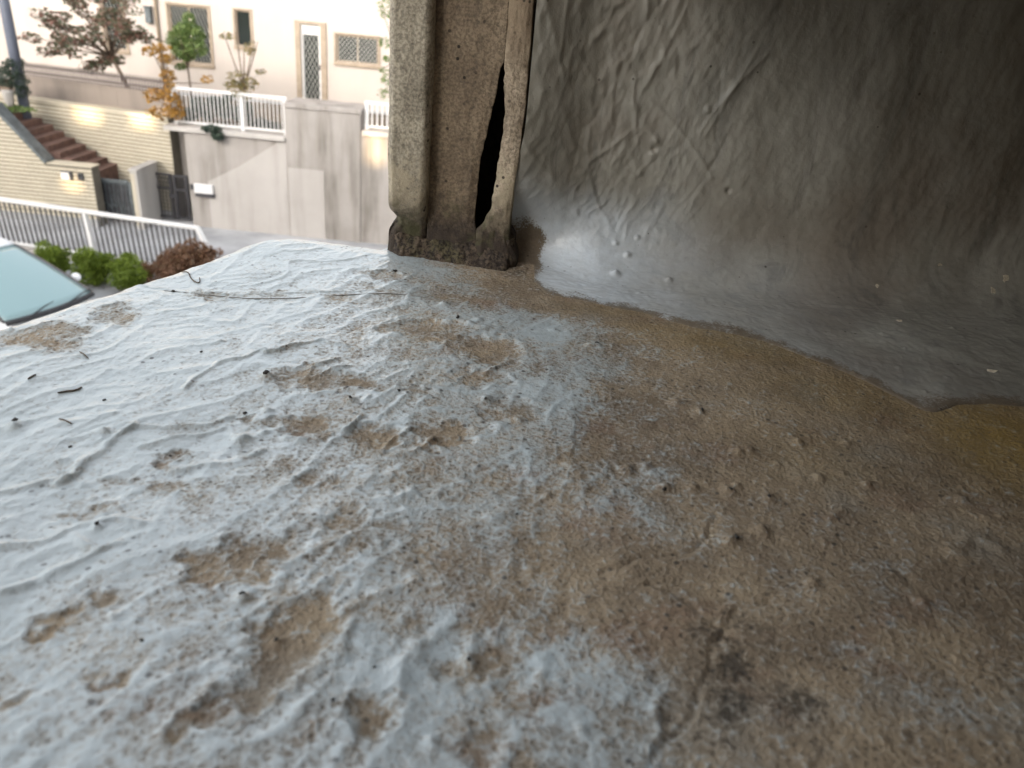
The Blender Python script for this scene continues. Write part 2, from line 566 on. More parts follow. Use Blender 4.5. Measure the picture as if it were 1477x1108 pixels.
RIDGES = [([(0, 785), (60, 777), (115, 755), (160, 745), (205, 752)], .0011, .0013), ([(85, 692), (130, 655), (165, 632), (192, 608)], .0012, .0013),
          ([(195, 612), (250, 612), (310, 606), (335, 595)], .0009, .0014), ([(0, 705), (60, 690), (100, 682)], .0009, .0016), ([(200, 640), (270, 625), (330, 612), (345, 640)], .0008, .0013),
          ([(265, 560), (315, 525), (370, 512), (385, 508)], .0011, .0012), ([(385, 512), (420, 500), (462, 492), (500, 500)], .0011, .0011), ([(380, 545), (430, 545), (465, 540), (500, 530)], .0009, .0012),
          ([(250, 672), (300, 668), (340, 660), (380, 645)], .0010, .0017), ([(410, 630), (450, 632), (500, 618), (520, 600)], .0010, .0013), ([(560, 655), (600, 650), (620, 632), (660, 628)], .0012, .0013),
          ([(545, 650), (565, 628), (600, 615)], .0009, .0011), ([(640, 500), (660, 485), (720, 475)], .0012, .0016), ([(550, 470), (610, 462), (680, 470)], .0010, .0012), ([(700, 540), (740, 520), (790, 510)], .0009, .0014),
          ([(110, 770), (140, 790), (200, 770)], .0008, .0013), ([(60, 835), (100, 815), (150, 790)], .0008, .0016), ([(0, 850), (40, 840)], .0010, .0014), ([(330, 900), (380, 870), (420, 850)], .0008, .0018),
          ([(430, 800), (480, 780), (540, 770)], .0008, .0020), ([(500, 880), (560, 850), (600, 835)], .0008, .0022), ([(440, 980), (480, 940), (510, 900)], .0008, .0022), ([(575, 1010), (580, 960), (600, 920)], .0008, .0024),
          ([(430, 560), (445, 530), (480, 520)], .0008, .0011), ([(170, 405), (240, 418), (330, 425), (430, 424), (560, 420), (690, 445)], .0005, .0007),
          ([(1035, 930), (1030, 960), (1022, 985), (1014, 1010), (1000, 1040)], .0004, .0007), ([(950, 1010), (952, 1040), (945, 1070)], .0005, .0010), ([(1370, 795), (1400, 775), (1440, 790)], .0010, .0030), ([(1200, 750), (1220, 738)], .0008, .0015),
          ([(300, 990), (270, 1030), (230, 1070)], .0007, .0025), ([(650, 760), (700, 745), (740, 735)], .0006, .0020)]
CRACKS = [([(940, 1108), (962, 1070), (985, 1050), (1005, 1015), (1018, 980), (1030, 940), (1042, 905), (1070, 880), (1110, 868)], .0010, .0008), ([(1042, 905), (1010, 880), (975, 850), (940, 838)], .0010, .0008), ([(870, 822), (905, 805), (930, 797), (985, 797), (1010, 785), (1028, 770), (1030, 738)], .0010, .0006), ([(900, 850), (960, 835), (1010, 838)], .0006, .0008),
          ([(1010, 875), (1060, 862), (1100, 868), (1160, 872)], .0009, .0009), ([(1050, 915), (1110, 930), (1180, 945), (1240, 940)], .0008, .0010), ([(800, 480), (830, 472), (860, 470)], .0006, .0006),
          ([(955, 1045), (975, 1030)], .0012, .0010), ([(1270, 820), (1300, 825), (1320, 845)], .0007, .0012), ([(560, 470), (600, 478), (650, 478)], .0006, .0007)]
PIMPLES = [(905, 675), (930, 672), (960, 700), (1000, 702), (1050, 706), (1062, 700), (1108, 718), (1098, 765), (1060, 772), (1052, 778), (1065, 652), (1080, 650), (625, 633), (386, 545), (385, 590), (700, 575), (505, 578),
           (350, 860), (400, 922), (680, 955), (675, 945), (20, 612), (850, 500), (800, 478), (690, 465), (975, 582), (1010, 595), (1180, 690), (1385, 720), (790, 712), (150, 620), (350, 628), (140, 758), (1170, 840), (640, 440),
           (860, 500), (1330, 870), (745, 605), (720, 615), (1220, 640), (1250, 700), (1150, 640)]


FOOT_PX = ((745, 395), (770, 400), (783, 425), (850, 436), (930, 452), (1000, 472), (1100, 492), (1200, 530), (1290, 568), (1325, 588), (1348, 597), (1368, 594), (1388, 584), (1415, 580), (1477, 588))


def ledge_axes():
    def cat(parts):
        out = []
        for a, b, n in parts:
            out.append(np.linspace(a, b, n, endpoint=False))
        return np.concatenate(out + [[parts[-1][1]]])
    xs = cat([(-0.60, -0.235, 60), (-0.235, 0.235, 620), (0.235, 0.33, 60), (0.33, 1.0, 60)])
    ys = cat([(-0.60, 0.075, 70), (0.075, 0.435, 480), (0.435, 0.47, 8)])
    return np.meshgrid(xs, ys, indexing='ij')


def build_ledge():
    X, Y = ledge_axes()
    d = ledge_sdf(X, Y)
    # pull everything outside the outline onto it: the side of the slab
    e = 1e-4
    gx = (ledge_sdf(X + e, Y) - ledge_sdf(X - e, Y)) / (2 * e)
    gy = (ledge_sdf(X, Y + e) - ledge_sdf(X, Y - e)) / (2 * e)
    gl = np.hypot(gx, gy) + 1e-9
    out = np.minimum(d, 0)
    PX, PY = X - gx / gl * out, Y - gy / gl * out
    patch = blobs(PX, PY, PATCH)
    clean = blobs(PX, PY, CLEAN)
    # the brown side: everything to the right of a wandering line
    line = [led(*p) for p in ((640, 395), (720, 440), (850, 470), (880, 560), (870, 640), (850, 720), (770, 790), (740, 900), (880, 1000), (960, 1108))]
    lx = np.interp(PY, [p[1] for p in line[::-1]], [p[0] for p in line[::-1]])
    wl = 0.016 * perlin(PX * 40, PY * 40, 61) + 0.008 * perlin(PX * 110, PY * 110, 63)
    brown = sstep(-0.050, 0.045, PX + wl - lx)
    band = np.exp(-(((PX + 0.035 + 0.01 * perlin(PX * 30, PY * 30, 69)) / 0.055) ** 2)) * (1 - sstep(0.33, 0.38, PY))
    base = 0.14 + 0.26 * band + 0.22 * fbm(PX * 60, PY * 60, 71, 4)
    dirt = np.clip(np.maximum(base + 0.86 * brown, 0.14 + 0.80 * patch) + 0.16 * fbm(PX * 35, PY * 35, 75, 4) - 0.50 * clean, 0, 1.2)
    c, s_ = cos(1.05), sin(1.05)
    U, V = PX * c + PY * s_, -PX * s_ + PY * c
    wu, wv = 0.010 * perlin(U * 30, V * 30, 81), 0.010 * perlin(U * 30, V * 30, 83)
    rg = ridged((U + wu) * 26, (V + wv) * 64, 91, 3, 0.45, 4.2)
    mid_zone = sstep(-0.17, -0.05, PX) * (1 - 0.6 * brown) * (1 - 0.7 * sstep(0.34, 0.38, PY))
    dirt = dirt + mid_zone * (0.50 * np.clip(0.30 - rg, -0.4, 0.30)) + 0.10 * mid_zone
    mould = blobs(PX, PY, MOULD) * (0.65 + 0.6 * np.clip(fbm(PX * 90, PY * 90, 77, 4) * 1.6, -0.6, 1))
    ochre = blobs(PX, PY, OCHRE)
    # relief
    r = 0.011
    z = np.where(d >= r, 0.0, np.where(d >= 0, -(r - np.sqrt(np.maximum(r * r - (r - d) ** 2, 0))), -r + out * 6.0))
    left = 1 - 0.75 * brown
    h = 0.0016 * perlin(PX * 9, PY * 9, 85) + 0.0008 * perlin(PX * 24, PY * 24, 87)
    h += left * 0.00068 * (rg - 0.3)
    h += 0.00042 * fbm(PX * 75, PY * 75, 95, 3)
    h += 0.00022 * fbm(PX * 300, PY * 300, 97, 2)
    h += -0.0009 * np.clip(patch, 0, 1) * (0.5 + 0.5 * left)
    h += 0.0005 * np.exp(-((patch - 0.3) / 0.12) ** 2) * left
    rx_, ry_ = PX + 0.0018 * perlin(PX * 120, PY * 120, 101), PY + 0.0018 * perlin(PX * 120, PY * 120, 103)
    ra_ = 0.7 + 0.5 * perlin(PX * 80, PY * 80, 105)

    def window_of(q, w):
        q = np.array(q)
        i0, i1 = np.searchsorted(X[:, 0], [q[:, 0].min() - 4 * w, q[:, 0].max() + 4 * w])
        j0, j1 = np.searchsorted(Y[0], [q[:, 1].min() - 4 * w, q[:, 1].max() + 4 * w])
        return slice(i0, i1), slice(j0, j1)
    for pts, hh, w in RIDGES:
        q = [led(*p) for p in pts]
        k = window_of(q, w)
        dd = seg_dist(rx_[k], ry_[k], q)
        h[k] += 1.25 * hh * ra_[k] * np.exp(-(dd / (0.78 * w)) ** 2)
    for pts, hh, w in CRACKS:
        q = [led(*p) for p in pts]
        k = window_of(q, w)
        dd = seg_dist(rx_[k], ry_[k], q)
        g = np.exp(-(dd / w) ** 2)
        h[k] += -0.6 * hh * g
        mould[k] = np.maximum(mould[k], 0.55 * g * np.clip(0.5 + 1.6 * ra_[k] - 0.7, 0, 1))
    prng = np.random.default_rng(21)
    pl = [(*led(*p), prng.uniform(.0012, .0022), prng.uniform(.0011, .0019)) for p in PIMPLES]
    for _ in range(150):
        q = led(prng.uniform(0, 1477), prng.uniform(470, 1108))
        pl.append((q[0], q[1], prng.uniform(.0006, .0012), prng.uniform(.0004, .0009)))
    for qx, qy, w, hh in pl:
        i0, i1 = np.searchsorted(X[:, 0], [qx - 4 * w, qx + 4 * w])
        j0, j1 = np.searchsorted(Y[0], [qy - 4 * w, qy + 4 * w])
        sl_ = (slice(i0, i1), slice(j0, j1))
        rr = np.hypot((PX[sl_] - qx), (PY[sl_] - qy) * (0.8 + 0.4 * (hash((qx, qy)) % 7) / 7))
        h[sl_] += hh * np.exp(-(rr / w) ** 2)
    fade = sstep(-0.004, 0.012, d)
    z = z + h * (0.35 + 0.65 * fade)
    # a soft swelling towards the far corner
    z += 0.003 * np.exp(-(((PX + 0.12) / 0.05) ** 2 + ((PY - 0.385) / 0.04) ** 2))
    ztop = z.copy()
    fpx = [led(*p) for p in FOOT_PX]
    fy_ = np.interp(PX, [p[0] for p in fpx] + [0.35, 1.0], [p[1] for p in fpx] + [0.27, 0.24])
    z -= 0.005 * sstep(0.006, 0.016, PY - fy_) * sstep(0.012, 0.020, PX)
    P = np.stack([PX, PY, z + LZ], -1)
    me = grid_mesh('ledge', P, {'dirt': dirt, 'mould': np.clip(mould, 0, 1), 'ochre': ochre})
    o = new_obj('ledge', me, M['ledge'])
    mb = MB()
    for zz in (0.0, LZ - 0.03):
        mb.v += [(-0.664, -0.75, zz), (1.0, -0.75, zz), (1.0, 0.41, zz), (-0.02, 0.41, zz), (-0.02, 0.398, zz), (-0.130, 0.398, zz)]
    mb.f = [tuple(range(5, -1, -1)), tuple(range(6, 12))] + [(i, (i + 1) % 6, 6 + (i + 1) % 6, 6 + i) for i in range(6)]
    mb.build('parapet_body', M['render_dark'], o)
    tag(o, 'weathered grey coated ledge with brown dirt patches filling the foreground', 'ledge')
    return X, Y, z, ztop


LX, LY, LZF, LZTOP = build_ledge()


def ledge_z(x, y):
    i = int(np.clip(np.searchsorted(LX[:, 0], x), 0, LX.shape[0] - 1))
    j = int(np.clip(np.searchsorted(LY[0], y), 0, LX.shape[1] - 1))
    return LZ + float(LZF[i, j])


# ================================================================== the coated wall with its cove foot
def build_wall():
    xs = np.concatenate([np.linspace(-0.0055, 0.29, 400, endpoint=False), np.linspace(0.29, 1.0, 60)])
    feet = [led(*p) for p in FOOT_PX]
    fx = [p[0] for p in feet] + [0.35, 1.0]
    fy = [p[1] for p in feet] + [0.27, 0.24]
    nt = 420
    t = np.linspace(0, 1, nt)
    foot_y = np.interp(xs, fx, fy) + 0.0025 * perlin(xs * 60, xs * 0, 201) + 0.0012 * perlin(xs * 190, xs * 0, 203)
    _k = np.hanning(19)
    foot_y[12:380] = np.convolve(foot_y, _k / _k.sum(), 'same')[12:380]
    end = sstep(0.004, 0.042, xs)                      # the cove swells up a little way along from the end
    R = 0.012 + 0.022 * end
    foot_y = np.where(xs < 0.006, WALL_Y - 0.012, foot_y)
    P = np.zeros((len(xs), nt, 3))
    N = np.zeros((len(xs), nt, 3))
    S = np.zeros((len(xs), nt))
    for i, x in enumerate(xs):
        r, yf = R[i], min(foot_y[i], WALL_Y - R[i] - 0.001)
        l0, l1, l2 = (WALL_Y - r - yf), r * pi / 2, 0.50 - r
        # share of rows: flat foot, cove, wall (denser low down)
        n0, n1 = 110, 90
        n2 = nt - n0 - n1
        ys = np.concatenate([yf + l0 * np.linspace(0, 1, n0, endpoint=False), WALL_Y - r + r * np.sin(np.linspace(0, pi / 2, n1, endpoint=False)), np.full(n2, WALL_Y)])
        w = np.linspace(0, 1, n2)
        zs = np.concatenate([np.zeros(n0), r - r * np.cos(np.linspace(0, pi / 2, n1, endpoint=False)), r + l2 * (0.32 * w + 0.68 * w ** 3)])
        ny = np.concatenate([np.zeros(n0), -np.sin(np.linspace(0, pi / 2, n1, endpoint=False)), np.full(n2, -1.0)])
        nz = np.concatenate([np.ones(n0), np.cos(np.linspace(0, pi / 2, n1, endpoint=False)), np.zeros(n2)])
        P[i, :, 0], P[i, :, 1], P[i, :, 2] = x, ys, zs
        N[i, :, 1], N[i, :, 2] = ny, nz
        S[i] = np.concatenate([np.linspace(-l0, 0, n0, endpoint=False), np.linspace(0, l1, n1, endpoint=False), l1 + zs[n0 + n1:] - r])
    X = P[:, :, 0]
    Z = P[:, :, 2]
    onwall = sstep(0.02, 0.05, S)
    rough_l = 1 - 0.8 * sstep(0.04, 0.13, X)
    a = 0.42
    U, V = X * cos(a) - S * sin(a), X * sin(a) + S * cos(a)
    wu, wv = 0.007 * perlin(X * 45, S * 45, 211), 0.007 * perlin(X * 45, S * 45, 213)
    h = 0.0014 * perlin(X * 16, S * 10, 215) + 0.0006 * perlin(X * 38, S * 22, 217)
    U2, V2 = X * cos(-0.5) - S * sin(-0.5), X * sin(-0.5) + S * cos(-0.5)
    m1, m2 = sstep(-0.25, 0.35, perlin(X * 22, S * 16, 241)), sstep(-0.25, 0.35, perlin(X * 22, S * 16, 243))
    h += onwall * rough_l * m1 * 0.0008 * (ridged((U + 0.3 * wu) * 85, (V + 0.3 * wv) * 20, 221, 2, 0.5, 2.2) - 0.3)
    h += onwall * rough_l * m2 * 0.0007 * (ridged((U2 + 0.3 * wu) * 75, (V2 + 0.3 * wv) * 18, 245, 2, 0.5, 2.2) - 0.3)
    h += onwall * rough_l * 0.00045 * (ridged((U + 0.3 * wv) * 190, (V + 0.3 * wu) * 60, 247, 2, 0.5, 2.0) - 0.3)
    h += onwall * rough_l * 0.0006 * (ridged((X + 0.3 * wv) * 110, (S + 0.3 * wu) * 60, 223, 2, 0.5, 1.5) - 0.2)
    h += onwall * 0.0007 * fbm(X * 70, S * 40, 225, 3)
    h += 0.00022 * fbm(X * 240, S * 240, 227, 2)
    h += onwall * (1 - rough_l) * 0.0012 * fbm(X * 32, S * 14, 229, 3)
    # lumps picked from the photograph: (px, py, width m, height m) on the cove / wall
    lumps = [(905, 372, .0016, .0020), (890, 380, .0020, .0024), (915, 366, .0012, .0015), (886, 366, .0012, .0014), (926, 398, .0015, .0020), (937, 402, .0013, .0015), (968, 388, .0018, .0017), (909, 396, .0012, .0011),
             (945, 420, .0013, .0010), (985, 432, .0014, .0012), (922, 420, .0010, .0009), (960, 420, .0010, .0010), (825, 354, .0016, .0010), (945, 203, .0018, .0018), (944, 215, .0014, -.0018), (940, 222, .0014, .0014),
             (765, 395, .0015, .001), (960, 330, .0016, .0016), (780, 165, .0018, .0013), (1140, 200, .006, .0008), (1222, 225, .005, .0008),
             (1050, 275, .0013, -.0014), (745, 320, .0018, .0015), (1098, 168, .004, -.0010), (852, 12, .0012, -.0014)]
    for px, py, w, hh in lumps:
        d = ray(px, py)
        tw = WALL_Y / d[1]
        if d[2] * tw + LH > 0.034:
            qx, qs = d[0] * tw, 0.034 * pi / 2 + d[2] * tw + LH - 0.034
        else:
            q = led(px, py, 0.008)
            qx, qs = q[0], (q[1] - (WALL_Y - 0.034)) * 1.15
        h += hh * np.exp(-((X - qx) ** 2 + (S - qs) ** 2) / w ** 2)
    # thin crossing creases of the skin
    crng = np.random.default_rng(77)
    for _ in range(110):
        x0, s0 = crng.uniform(-0.004, 0.12), crng.uniform(0.040, 0.21)
        if crng.uniform() < (x0 - 0.03) / 0.08:
            continue
        an = crng.choice([1.15, 0.85, 1.9, 2.3, 1.5, 0.3], p=[.25, .2, .2, .1, .15, .1]) + crng.normal() * 0.18
        ln, cu = crng.uniform(0.012, 0.055), crng.normal() * 9
        pts = []
        for q in np.linspace(0, 1, 7):
            pts.append((x0, s0))
            x0 += cos(an) * ln / 6
            s0 += sin(an) * ln / 6
            an += cu * ln / 6
        wd, hh = crng.uniform(0.0007, 0.0013), crng.uniform(0.0002, 0.00055)
        xa, xb = min(p[0] for p in pts) - 0.006, max(p[0] for p in pts) + 0.006
        i0, i1 = np.searchsorted(xs, [xa, xb])
        sl_ = (slice(i0, i1), slice(100, nt))
        dd = seg_dist(X[sl_], S[sl_], pts)
        side = np.exp(-(dd / wd) ** 2) + 0.45 * np.exp(-(dd / (wd * 3.2)) ** 2)
        h[sl_] += hh * side * (1 if crng.uniform() < 0.75 else -0.7)
    h = np.where(S < 0, 0.3 * h, h)
    lip = sstep(-0.30, -0.02, -(S - S[:, :1]) / 0.01 * 0.02)   # 1 at the free edge of the coat
    edge = np.clip((S - S[:, :1]) / 0.004, 0, 1)
    thick = 0.0014 * np.sqrt(np.clip(edge * (2 - edge), 0, 1)) * 0.75 - 0.0005
    P += N * (h * np.clip((S - S[:, :1]) / 0.006, 0, 1) + thick)[:, :, None]
    # undulation of the ledge carries through to the flat foot
    ii = np.clip(np.searchsorted(LX[:, 0], P[:, :201, 0]), 0, LX.shape[0] - 1)
    jj = np.clip(np.searchsorted(LY[0], P[:, :201, 1]), 0, LX.shape[1] - 1)
    P[:, :201, 2] += LZTOP[ii, jj] * np.clip((200 - np.arange(201)) / 90.0, 0, 1)[None, :]
    P[:, :, 1] -= 0.0125 * (1 - sstep(-0.0055, 0.030, X)) * sstep(0.015, 0.045, Z)
    P[:, :, 0] -= 0.0055 * (1 - sstep(-0.0055, 0.02, X)) * sstep(0.012, 0.022, Z) * (1 - sstep(0.03, 0.075, Z))
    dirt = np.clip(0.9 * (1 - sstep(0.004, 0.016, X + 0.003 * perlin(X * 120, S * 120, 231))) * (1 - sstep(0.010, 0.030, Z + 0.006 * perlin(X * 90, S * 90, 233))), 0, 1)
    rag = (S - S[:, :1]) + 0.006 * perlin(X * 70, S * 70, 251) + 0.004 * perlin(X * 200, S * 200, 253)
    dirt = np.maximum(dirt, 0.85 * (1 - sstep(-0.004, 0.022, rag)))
    flat = 1 - sstep(-0.012, 0.0, S)
    dirt = np.maximum(dirt, flat * (0.06 + 0.12 * sstep(0.15, 0.3, X) + 0.16 * fbm(X * 45, S * 45, 235, 4)))
    foot = 1 - sstep(0.018, 0.052, Z + 0.010 * perlin(X * 30, S * 10, 237) + 0.030 * sstep(0.04, 0.16, X))  # mask for the painted sheen, low on the cove and fading right
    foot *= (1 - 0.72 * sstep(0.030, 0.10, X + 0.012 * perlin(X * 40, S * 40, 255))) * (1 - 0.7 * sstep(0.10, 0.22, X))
    P[:, :, 2] += LZ
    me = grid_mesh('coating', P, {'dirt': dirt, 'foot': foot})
    w = empty('building_wall', (0.0, WALL_Y, LZ))
    tag(w, 'dark grey coated wall with a crinkled skin rising on the right', 'wall')
    inv = Matrix.Translation((0.0, WALL_Y, LZ)).inverted()
    me.transform(inv)
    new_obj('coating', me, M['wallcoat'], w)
    global COAT_BVH
    from mathutils.bvhtree import BVHTree
    Q = P.reshape(-1, 3)
    n_, m_ = P.shape[:2]
    idx = np.arange(n_ * m_).reshape(n_, m_)[::2, ::2]
    qd = np.stack([idx[:-1, :-1], idx[1:, :-1], idx[1:, 1:], idx[:-1, 1:]], -1).reshape(-1, 4)
    COAT_BVH = BVHTree.FromPolygons([tuple(v) for v in Q], [tuple(int(i) for i in f) for f in qd])
    # the masonry the coat lies on, unseen eave and return set to shade it
    MB().box(-0.0045, 6.0, 0.0035, 6.0, -LZ, 3.2).build('masonry', M['render_dark'], w)
    MB().box(EAVE_X, 6.0, -0.7495, 0.0, 0.40, 0.46).build('eave', M['soffit'], w)
    MB().box(0.035, 0.369, -0.7495, -0.003, 0.160, 0.399).build('shade_box', M['soffit'], w)  # unseen box added low overhead to darken the right side
    MB().box(0.37, 0.47, -0.7495, -0.002, -LZ, 0.399).build('return_wall', M['render_dark'], w)
    MB().box(-0.45, 6.0, -0.95, -0.75, -LZ, 3.2).build('sky_blocker', M['render_dark'], w)  # unseen slab added to keep sky light from behind off the ledge
    return w


EAVE_X = 0.0
build_wall()


# ================================================================== the folded corner cover with its torn seam
def post_grid(name, prof, z0, z1, nz, mat, parent, seed, amp=0.0005, thick=0.0012, dz=None):
    """prof(z) -> list of (x, y) along the sheet"""
    zs = np.linspace(z0, z1, nz)
    rows = []
    for z in zs:
        pts = np.array(prof(z))
        seg = np.r_[0, np.cumsum(np.hypot(*np.diff(pts, axis=0).T))]
        u = np.linspace(0, 1, PN)
        q = np.stack([np.interp(u * seg[-1], seg, pts[:, k]) for k in (0, 1)], -1)
        rows.append(q)
    A = np.array(rows)
    P = np.zeros((PN, nz, 3))
    P[:, :, 0], P[:, :, 1] = A[:, :, 0].T, A[:, :, 1].T
    P[:, :, 2] = zs[None, :]
    n = amp * fbm(P[:, :, 0] * 120 + P[:, :, 1] * 60, P[:, :, 2] * 70, seed, 4) + 0.00012 * fbm(P[:, :, 0] * 600, P[:, :, 2] * 600, seed + 3, 2)
    P[:, :, 1] -= n
    P[:, :, 0] += 0.5 * n
    if dz is not None:
        P[:, :, 2] += dz(P[:, :, 0], P[:, :, 2])
    me = grid_mesh(name, P)
    o = new_obj(name, me, mat, parent)
    m = o.modifiers.new('sheet', 'SOLIDIFY')
    m.thickness, m.offset = thick, -1.0
    return o


PN = 70


def build_post():
    PYF = 0.398
    p = empty('corner_cover', (0, PYF, LZ))
    tag(p, 'rusty folded sheet corner cover with a long torn black slit', 'corner cover')
    ZT = 0.42

    def bulge(z):                                     # the foot swells towards the eye
        return -0.0035 * (1 - sstep(0.002, 0.020, z)) - 0.0012 * (1 - sstep(0.02, 0.04, z))

    def edge_prof(z):
        xl = -0.0735 + 0.0045 * math.exp(-((z - 0.0185) / 0.004) ** 2) + 0.0006 * float(perlin(z * 60, 0.3, 5))
        xr = -0.0523 + 0.0005 * float(perlin(z * 45, 0.7, 6))
        b = 0.6 * bulge(z)
        step = 0.0075 * float(sstep(0.012, 0.030, z)) + 0.0005
        return [(xl, 0.045), (xl, 0.000), (xl + 0.0006, -step + 0.0035 + b), (xl + 0.003, -step + b), (xr - 0.003, -step - 0.0004 + b), (xr - 0.0008, -step + 0.0012 + b), (xr, -step + 0.004 + b), (xr, 0.0008 + b * 0.8)]
    post_grid('folded_edge', edge_prof, -0.006, ZT, 220, M['post_edge'], p, 301, 0.0009)
    zl = [-0.01, 0.0175, 0.0198, 0.030, 0.0522, 0.0694, 0.0828, 0.0956, 0.0998, 0.2]
    xl_ = [-0.0262, -0.0264, -0.0277, -0.0277, -0.0269, -0.0239, -0.0215, -0.0201, -0.0184, -0.0184]
    zr = [-0.01, 0.0175, 0.0198, 0.028, 0.053, 0.070, 0.080, 0.0998, 0.2]
    xr_ = [-0.0262, -0.0264, -0.0240, -0.0198, -0.0174, -0.0163, -0.0168, -0.0184, -0.0184]

    def panel_prof(z):
        x1 = float(np.interp(z, zl, xl_)) + (0.0003 * float(perlin(z * 260, 0.1, 8)) if 0.02 < z < 0.098 else 0)
        b = bulge(z)
        curl = 0.0012 * float(sstep(0.10, 0.05, z)) * (1 if z > 0.019 else 0)
        return [(-0.0524, 0.0006 + b * 0.8), (-0.046, 0.0002 + b * 0.9), (-0.036, -0.0003 + b), (x1 - 0.004, -0.0004 + b), (x1, -0.0004 + curl + b)]

    def hem(x, z):                                    # the foot's lower edge follows the ledge
        return np.where(z < 0.004, -0.0, 0.0)
    post_grid('panel', panel_prof, -0.006, ZT, 260, M['post_panel'], p, 311, 0.0005)

    def lip_prof(z):
        x0 = float(np.interp(z, zr, xr_)) + (0.0009 * float(perlin(z * 230, 0.9, 12)) + 0.0005 * float(perlin(z * 700, 0.4, 13)) if 0.02 < z < 0.095 else 0)
        x1 = -0.0061 + 0.0004 * float(perlin(z * 50, 0.2, 14)) - 0.0026 * float(sstep(0.075, 0.02, z)) + 0.0055 * float(sstep(0.016, 0.002, z))
        b = bulge(z)
        out = -0.0022 * float(sstep(0.085, 0.03, z))
        return [(x0, -0.0004 + b + 0.5 * out), (x0 + 0.003, -0.0010 + b + out), (x1 - 0.003, -0.0012 + b + out), (x1 - 0.0006, -0.0004 + b * 0.8 + out), (x1, 0.004 + b * 0.3), (x1 + 0.0002, 0.012)]
    post_grid('torn_lip', lip_prof, -0.004, ZT, 260, M['post_lip'], p, 321, 0.0011)
    # the hollow behind: backing sheet and pieces added to keep it dark
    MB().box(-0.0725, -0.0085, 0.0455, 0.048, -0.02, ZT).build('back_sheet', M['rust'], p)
    MB().box(-0.0115, -0.0050, 0.0185, 0.045, -0.02, ZT).build('gap_filler', M['rust'], p)  # dark filler added so no sky shows beside the wall
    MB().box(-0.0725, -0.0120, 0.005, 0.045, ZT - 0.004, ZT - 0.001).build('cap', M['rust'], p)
    # crust of rust and dirt round the foot
    nu, nv = 150, 46
    Uc = np.linspace(-0.0712, -0.0058, nu)
    P = np.zeros((nu, nv, 3))
    for i, u in enumerate(Uc):
        f = (u + 0.0712) / 0.0654
        lobe = math.exp(-((u + 0.0145) / 0.006) ** 2)
        top = 0.0110 + 0.0035 * float(perlin(u * 85, 0.2, 341)) + 0.0006 * float(perlin(u * 420, 0.2, 343)) + 0.004 * lobe - 0.0030 * math.exp(-((u + 0.070) / 0.003) ** 2)
        front = -0.0095 - 0.0040 * float(sstep(0.15, 0.8, f)) - 0.0018 * lobe
        if u > -0.009:
            front += 0.010 * float(sstep(-0.009, -0.0058, u))
        if u < -0.067:
            front += 0.005 * float(sstep(-0.067, -0.0712, u))
        for j in range(nv):
            v = j / (nv - 1)
            z = -0.006 + (top + 0.006) * min(1.0, v / 0.8)
            y = front * (1 - 0.62 * float(sstep(0.0, 0.8, v)))
            if v > 0.8:
                y = front * 0.38 + (0.006 - front * 0.38) * (v - 0.8) / 0.2
            P[i, j] = (u, y, z)
    n = 0.0016 * fbm(P[:, :, 0] * 130, P[:, :, 2] * 130, 345, 3) + 0.0002 * fbm(P[:, :, 0] * 900, P[:, :, 2] * 900, 349, 2)
    P[:, :, 1] -= n
    P[:, :, 2] += 0.6 * n
    new_obj('rust_crust', grid_mesh('rust_crust', P), M['post_crust'], p)
    return p


build_post()


# ================================================================== small loose things on the ledge
def grit_mesh(k):
    bm = bmesh.new()
    bmesh.ops.create_icosphere(bm, subdivisions=2, radius=1.0)
    for v in bm.verts:
        v.co *= 1 + 0.75 * float(perlin(v.co.x * 1.9 + k * 3.1, v.co.y * 1.5 + v.co.z * 1.3, 400 + k))
    me = bpy.data.meshes.new('grit')
    bm.to_mesh(me)
    bm.free()
    me.materials.append(M['grit'])
    me.polygons.foreach_set('use_smooth', [True] * len(me.polygons))
    return me


gm = [grit_mesh(k) for k in range(4)]
grits = [(505, 578, 6), (625, 633, 8), (353, 592, 6), (140, 757, 8), (350, 858, 11), (398, 921, 8), (676, 950, 8), (22, 608, 9), (660, 462, 6), (250, 420, 7), (420, 348, 9), (570, 393, 6), (385, 545, 8), (1053, 708, 7), (1108, 720, 8),
         (1062, 775, 8), (860, 498, 7), (958, 705, 7), (575, 565, 6), (1012, 596, 6), (745, 738, 5), (700, 578, 6), (205, 925, 8), (245, 650, 5), (290, 508, 5), (150, 575, 5), (1165, 325, 5), (540, 960, 7), (480, 1010, 7), (100, 640, 5)]
for k, (px, py, s) in enumerate(grits):
    q = led(px, py)
    o = bpy.data.objects.new('grit', gm[k % 4])
    COL.objects.link(o)
    sx, sy = led_scale(px, py)
    r = s * sx * 0.42
    o.scale = (r * random.uniform(.7, 1.5), r * random.uniform(.7, 1.3), r * random.uniform(.5, .9))
    o.rotation_euler = (random.uniform(-.4, .4), random.uniform(-.4, .4), random.uniform(0, 6))
    o.location = (q[0], q[1], ledge_z(q[0], q[1]) + r * 0.25)
    tag(o, 'tiny dark grit grain lying on the weathered ledge coating', 'grit', 'grit grains scattered over the ledge')


def strand(name, pix, rad, label, cat, mat, lift=0.4):
    pts = []
    for px, py in pix:
        q = led(px, py)
        pts.append(Vector((q[0], q[1], ledge_z(q[0], q[1]) + rad * lift)))
    # smooth with a simple subdivision
    for _ in range(2):
        n = [pts[0]]
        for a, b in zip(pts[:-1], pts[1:]):
            n += [a * .75 + b * .25, a * .25 + b * .75]
        pts = n + [pts[-1]]
    base = pts[len(pts) // 2].copy()
    pts = [p - base for p in pts]
    o = MB().tube(pts, [rad * (0.7 + 0.3 * sin(pi * i / (len(pts) - 1))) for i in range(len(pts))], 6).build(name, mat, None, True)
    o.location = base
    return tag(o, label, cat)


